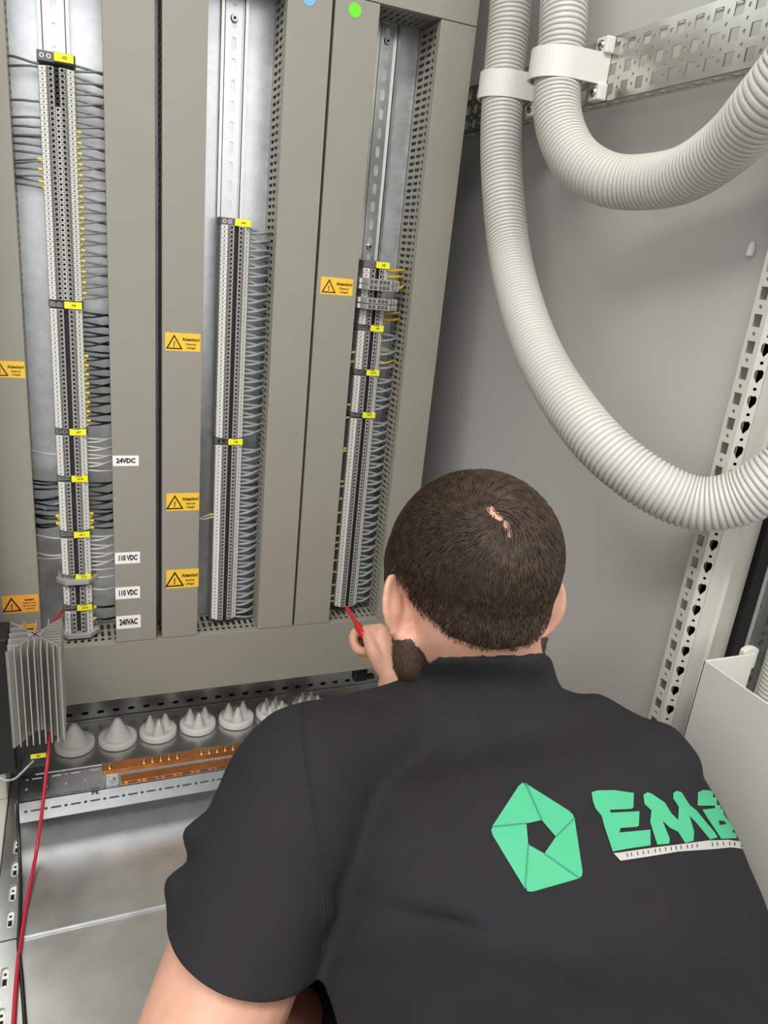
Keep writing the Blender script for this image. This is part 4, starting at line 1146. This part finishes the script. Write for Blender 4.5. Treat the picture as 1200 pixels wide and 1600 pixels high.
# emblem: five blades around a five-sided hole
OU = [(815, 1221), (896, 1272), (911, 1371), (824, 1396), (765, 1298)]; INN = [(846, 1282), (868, 1308), (850, 1334), (825, 1320), (822, 1287)]
def round_c(a, o, c, k=9):
    a, o, c = Vector(a), Vector(o), Vector(c); p = o + (a - o).normalized() * k; q = o + (c - o).normalized() * k
    return [tuple(p), tuple(p * .25 + o * .5 + q * .25), tuple(q)]
pts_on = lambda a, c, t: (a[0] + (c[0] - a[0]) * t, a[1] + (c[1] - a[1]) * t)
joint = [pts_on(OU[i], OU[(i + 1) % 5], .07) for i in range(5)]
for i in range(5):
    j = (i + 1) % 5
    poly = [joint[i]] + round_c(joint[i], OU[j], joint[j]) + [joint[j], INN[j], INN[i]]
    print_poly(poly, 'emblem_blade', 'print_green', shirt)
for i in range(5):
    a, c = Vector(joint[i]), Vector(INN[i]); n_ = Vector((-(c - a).y, (c - a).x)).normalized() * 1.2
    print_poly([tuple(a - n_), tuple(c - n_), tuple(c + n_), tuple(a + n_)], 'emblem_line', 'print_line', shirt, .0011)
LZ = lambda pts: [(920 + x / 4.615, 1220 + y / 4.615) for x, y in pts]
letE = [(18, 85), (60, 72), (180, 70), (322, 90), (318, 195), (300, 205), (150, 212), (155, 232), (362, 222), (358, 325), (340, 335), (225, 342), (218, 375), (440, 355), (442, 468), (300, 488), (170, 512), (110, 330), (90, 255), (45, 200), (28, 150)]
letM = [(390, 105), (420, 85), (450, 95), (545, 160), (590, 235), (640, 285), (645, 190), (605, 130), (605, 90), (630, 75), (665, 85), (725, 180), (770, 215), (900, 370), (925, 410), (870, 425), (775, 310), (722, 255), (755, 370), (750, 435), (690, 450), (640, 370), (580, 340), (528, 290), (580, 420), (575, 455), (490, 462), (440, 300), (448, 215), (400, 170)]
letB1 = [(782, 85), (815, 66), (870, 72), (915, 100), (955, 170), (968, 245), (1010, 300), (1055, 365), (1060, 415), (950, 420), (905, 350), (850, 270), (815, 210), (905, 200), (905, 182), (780, 180)]
for p in (letE, letM, letB1): print_poly(LZ(p), 'green_lettering', 'print_green', shirt)
print_poly(LZ([(928, 290), (965, 292), (985, 312), (940, 322)]), 'letter_counter', 'shirt', shirt, .0013, 4)
bar = [(175, 525), (235, 518), (490, 480), (640, 462), (800, 440), (850, 432), (1000, 428), (1080, 438), (1112, 470), (1100, 492), (1020, 482), (820, 500), (640, 512), (420, 550), (225, 580)]
print_poly(LZ(bar), 'white_line', 'print_white', shirt, .0009)
for x, y in ((270, 540), (300, 535), (345, 528), (385, 522), (420, 516), (470, 508), (505, 503), (545, 496), (585, 492), (620, 488), (655, 483), (700, 478), (735, 474), (770, 470), (880, 460), (915, 458), (960, 456), (1005, 456), (1040, 458)):
    print_poly(LZ([(x - 2, y - 13), (x + 3, y - 14), (x + 7, y + 12), (x + 2, y + 13)]), 'line_gap', 'shirt', shirt, .0014, 4)
# seams: sleeve seam and collar rib
def seam(pts, r, name, lift=0., n=8, m='shirt'):
    q = [cast(u, v, lift) for u, v in [(x.x, x.y) for x in spline([(a, c, 0) for a, c in pts], n)]]
    q = [x for x in q if x is not None]
    return MB().tube(q, r, 8).build(name, m, shirt, smooth=True)
seam([(470, 1093), (473, 1140), (480, 1200), (492, 1280), (500, 1360), (506, 1430), (505, 1490)], .0011, 'sleeve_seam')

# ---- hair: a close cap and short strands flowing out of the crown whorl
BB = bvh_of(body)
def smooth_rim(bm, it=8):
    vs = [v for v in bm.verts if v.is_boundary]
    for _ in range(it): bmesh.ops.smooth_vert(bm, verts=vs, factor=.5, use_axis_x=True, use_axis_y=True, use_axis_z=True)
def loc(p): d = p - HC; return d.dot(HR), d.dot(HF), d.dot(HU)
def sstep(a, c, x): t = max(0, min(1, (x - a) / (c - a))); return t * t * (3 - 2 * t)
def hair_d(x, y, z):
    """> 0 inside the hair"""
    ax = abs(x)
    if ax > .0790: return -1
    if ax > .058 and -.022 < y < .016 and z < -.010: return -1
    if z > .02: return .070 + .15 * (.08 - z) - y - .10 * ax
    lo = -.089 + .008 * (ax / .06) ** 2 * (1 if y < -.03 else 0)
    if y > -.058: lo += (y + .058) * 1.25
    if y > -.014: lo = -.026 + (y + .014) * 1.2
    if y > .012: lo = -.050
    return min(z - lo, .052 - y + (z + .03) * .15)
wh = None
dv = (RC @ Vector((768 - 600, 803 - 800, FPX))).normalized()
wh = BB.ray_cast(CAMP, dv)[0]
wl = Vector(loc(wh)).normalized()
arc = [Vector(loc(BB.ray_cast(CAMP, (RC @ Vector((u - 600, v - 800, FPX))).normalized())[0])) for u, v in ((763, 794), (767, 798), (772, 803), (778, 807), (783, 812), (788, 817), (792, 823), (794, 829), (796, 836))]
def bald(l): return min((l - a).length for a in arc)
bm = bmesh.new(); bm.from_mesh(body.data)
bm.verts.ensure_lookup_table(); bm.normal_update()
keep = set()
for f in bm.faces:
    c = f.calc_center_median()
    if (c - HC).length > .17: continue
    x, y, z = loc(c); nz = noise.noise(c * 160) * .004
    if hair_d(x, y, z) + nz > .003 and bald(Vector((x, y, z))) > .0020: keep.add(f)
bmesh.ops.delete(bm, geom=[f for f in bm.faces if f not in keep], context='FACES')
smooth_rim(bm)
bm.normal_update()
for v in bm.verts:
    x, y, z = loc(v.co); d = hair_d(x, y, z); k = sstep(.0, .03, d) * sstep(.004, .022, bald(Vector((x, y, z))))
    v.co += v.normal * (.0006 + .0040 * k + .0010 * k * noise.noise(v.co * 90))
me = bpy.data.meshes.new('hair_base'); bm.to_mesh(me); bm.free()
hairb = mesh_obj('hair', me, 'hair_under', person)
tag(hairb, 'short dark brown hair')
sv, sf = [], []
def strand(p, d, n, L, w, curl):
    """three segments, triangular, tapering"""
    o = len(sv); t = d.cross(n).normalized(); k = 3
    for i in range(k + 1):
        s = i / k; q = p + d * L * s + n * (L * (.42 * s - .34 * s * s)) + t * (curl * L * s * s); ww = w * (1 - .8 * s)
        for j in range(3):
            a = 2 * PI * j / 3; sv.append(q + (t * math.cos(a) + n * math.sin(a)) * ww)
    for i in range(k):
        for j in range(3): sf.append((o + i * 3 + j, o + i * 3 + (j + 1) % 3, o + i * 3 + 3 + (j + 1) % 3, o + i * 3 + 3 + j))
cnt = 0
for i in range(60000):
    g = rng.normal(size=3); g /= np.linalg.norm(g)
    if g[2] < -.85: continue
    dirw = HR * g[0] + HF * g[1] + HU * g[2]
    h = BB.ray_cast(HC, dirw)
    if h[0] is None: continue
    p, n = h[0], h[1]
    if n.dot(dirw) < 0: n = -n
    l = Vector(loc(p)); hd_ = hair_d(*l)
    if hd_ < 0: continue
    edge = sstep(0, .022, hd_)
    if random.random() > .25 + .75 * edge: continue
    bd = bald(l)
    if bd < .0010 or (bd < .006 and random.random() < .25): continue
    r = l - Vector(loc(wh)); rw = HR * r.x + HF * r.y + HU * r.z
    tg = rw - n * rw.dot(n)
    if tg.length < 1e-4: continue
    tg.normalize(); sw = n.cross(tg)
    far = sstep(.0, .07, r.length)
    d = (tg * (.55 + .45 * far) + sw * (-.85 * (1 - far)) + (-HU) * .35 * far + Vector(rng.normal(size=3)) * .17)
    d = (d - n * d.dot(n)).normalized()
    top = sstep(-.05, .04, l.z)
    L = (.0065 + .0095 * top) * (.55 + .45 * edge) * random.uniform(.75, 1.2)
    strand(p + n * (.0008 + .0044 * edge * sstep(.004, .022, bd)), d, n, L, random.uniform(.00026, .00045), random.uniform(-.25, .25))
    cnt += 1
    if cnt > 24000: break
me = bpy.data.meshes.new('hair_strands'); me.from_pydata(sv, [], sf); me.update()
mesh_obj('hair_strands', me, 'hair', hairb)
# beard
def beard_d(x, y, z):
    ax = abs(x)
    if z > -.057 or z < -.140 or ax > .0765: return -1
    yb = .002 if z > -.066 else -.010 + max(0, -.078 - z) * .55
    if z < -.121 + .25 * max(0, y - .06): return -1
    if y > .03 and z > -.057 - (y - .03) * .25 and not (ax < .028 and -.073 < z): return -1
    if ax < .028 and -.062 < z: return -1
    if ax < .027 and y > .075 and -.094 < z < -.072: return -1
    return y - yb
bm = bmesh.new(); bm.from_mesh(body.data); bm.normal_update(); keep = set()
for f in bm.faces:
    c = f.calc_center_median()
    if (c - HC).length > .18: continue
    x, y, z = loc(c)
    if abs(x) < .078 and beard_d(x, y, z) > .0: keep.add(f)
bmesh.ops.delete(bm, geom=[f for f in bm.faces if f not in keep], context='FACES')
smooth_rim(bm)
bm.normal_update()
for v in bm.verts: v.co += v.normal * (.0004 + .0008 * max(0, noise.noise(v.co * 400)))
me = bpy.data.meshes.new('beard'); bm.to_mesh(me); bm.free()
beard = mesh_obj('beard', me, 'stubble', person); tag(beard, 'short dark beard along the jaw')
sv, sf = [], []
vs = beard.data.vertices
for f in beard.data.polygons:
    for q in range(2):
        if random.random() < .70:
            p = Vector(f.center) + Vector(rng.normal(size=3)) * .0008; n = Vector(f.normal)
            d = (-HU * .8 + HF * .35 + Vector(rng.normal(size=3)) * .3); d = (d - n * d.dot(n)).normalized()
            strand(p, d, n, random.uniform(.0025, .0045), .00020, 0)
me = bpy.data.meshes.new('beard_strands'); me.from_pydata(sv, [], sf); me.update()
mesh_obj('beard_strands', me, 'hair', beard)

# ---- screwdriver
t = empty('screwdriver', grip, 'red screwdriver held at the foot of the right terminal column', 'screwdriver')
d = (grip - tip).normalized()
b = MB(); b.tube([tip, tip + d * .004, grip - d * .022], [.0016, .0030, .0033], 12); b.build('insulated_shaft', 'tool_red', t, smooth=50)
b = MB(); b.tube([grip - d * .024, grip - d * .022, grip - d * .012, grip + d * .004, grip + d * .007], [.0033, .0052, .0058, .0056, .0030], 14); b.build('handle', 'tool_red', t, smooth=50)
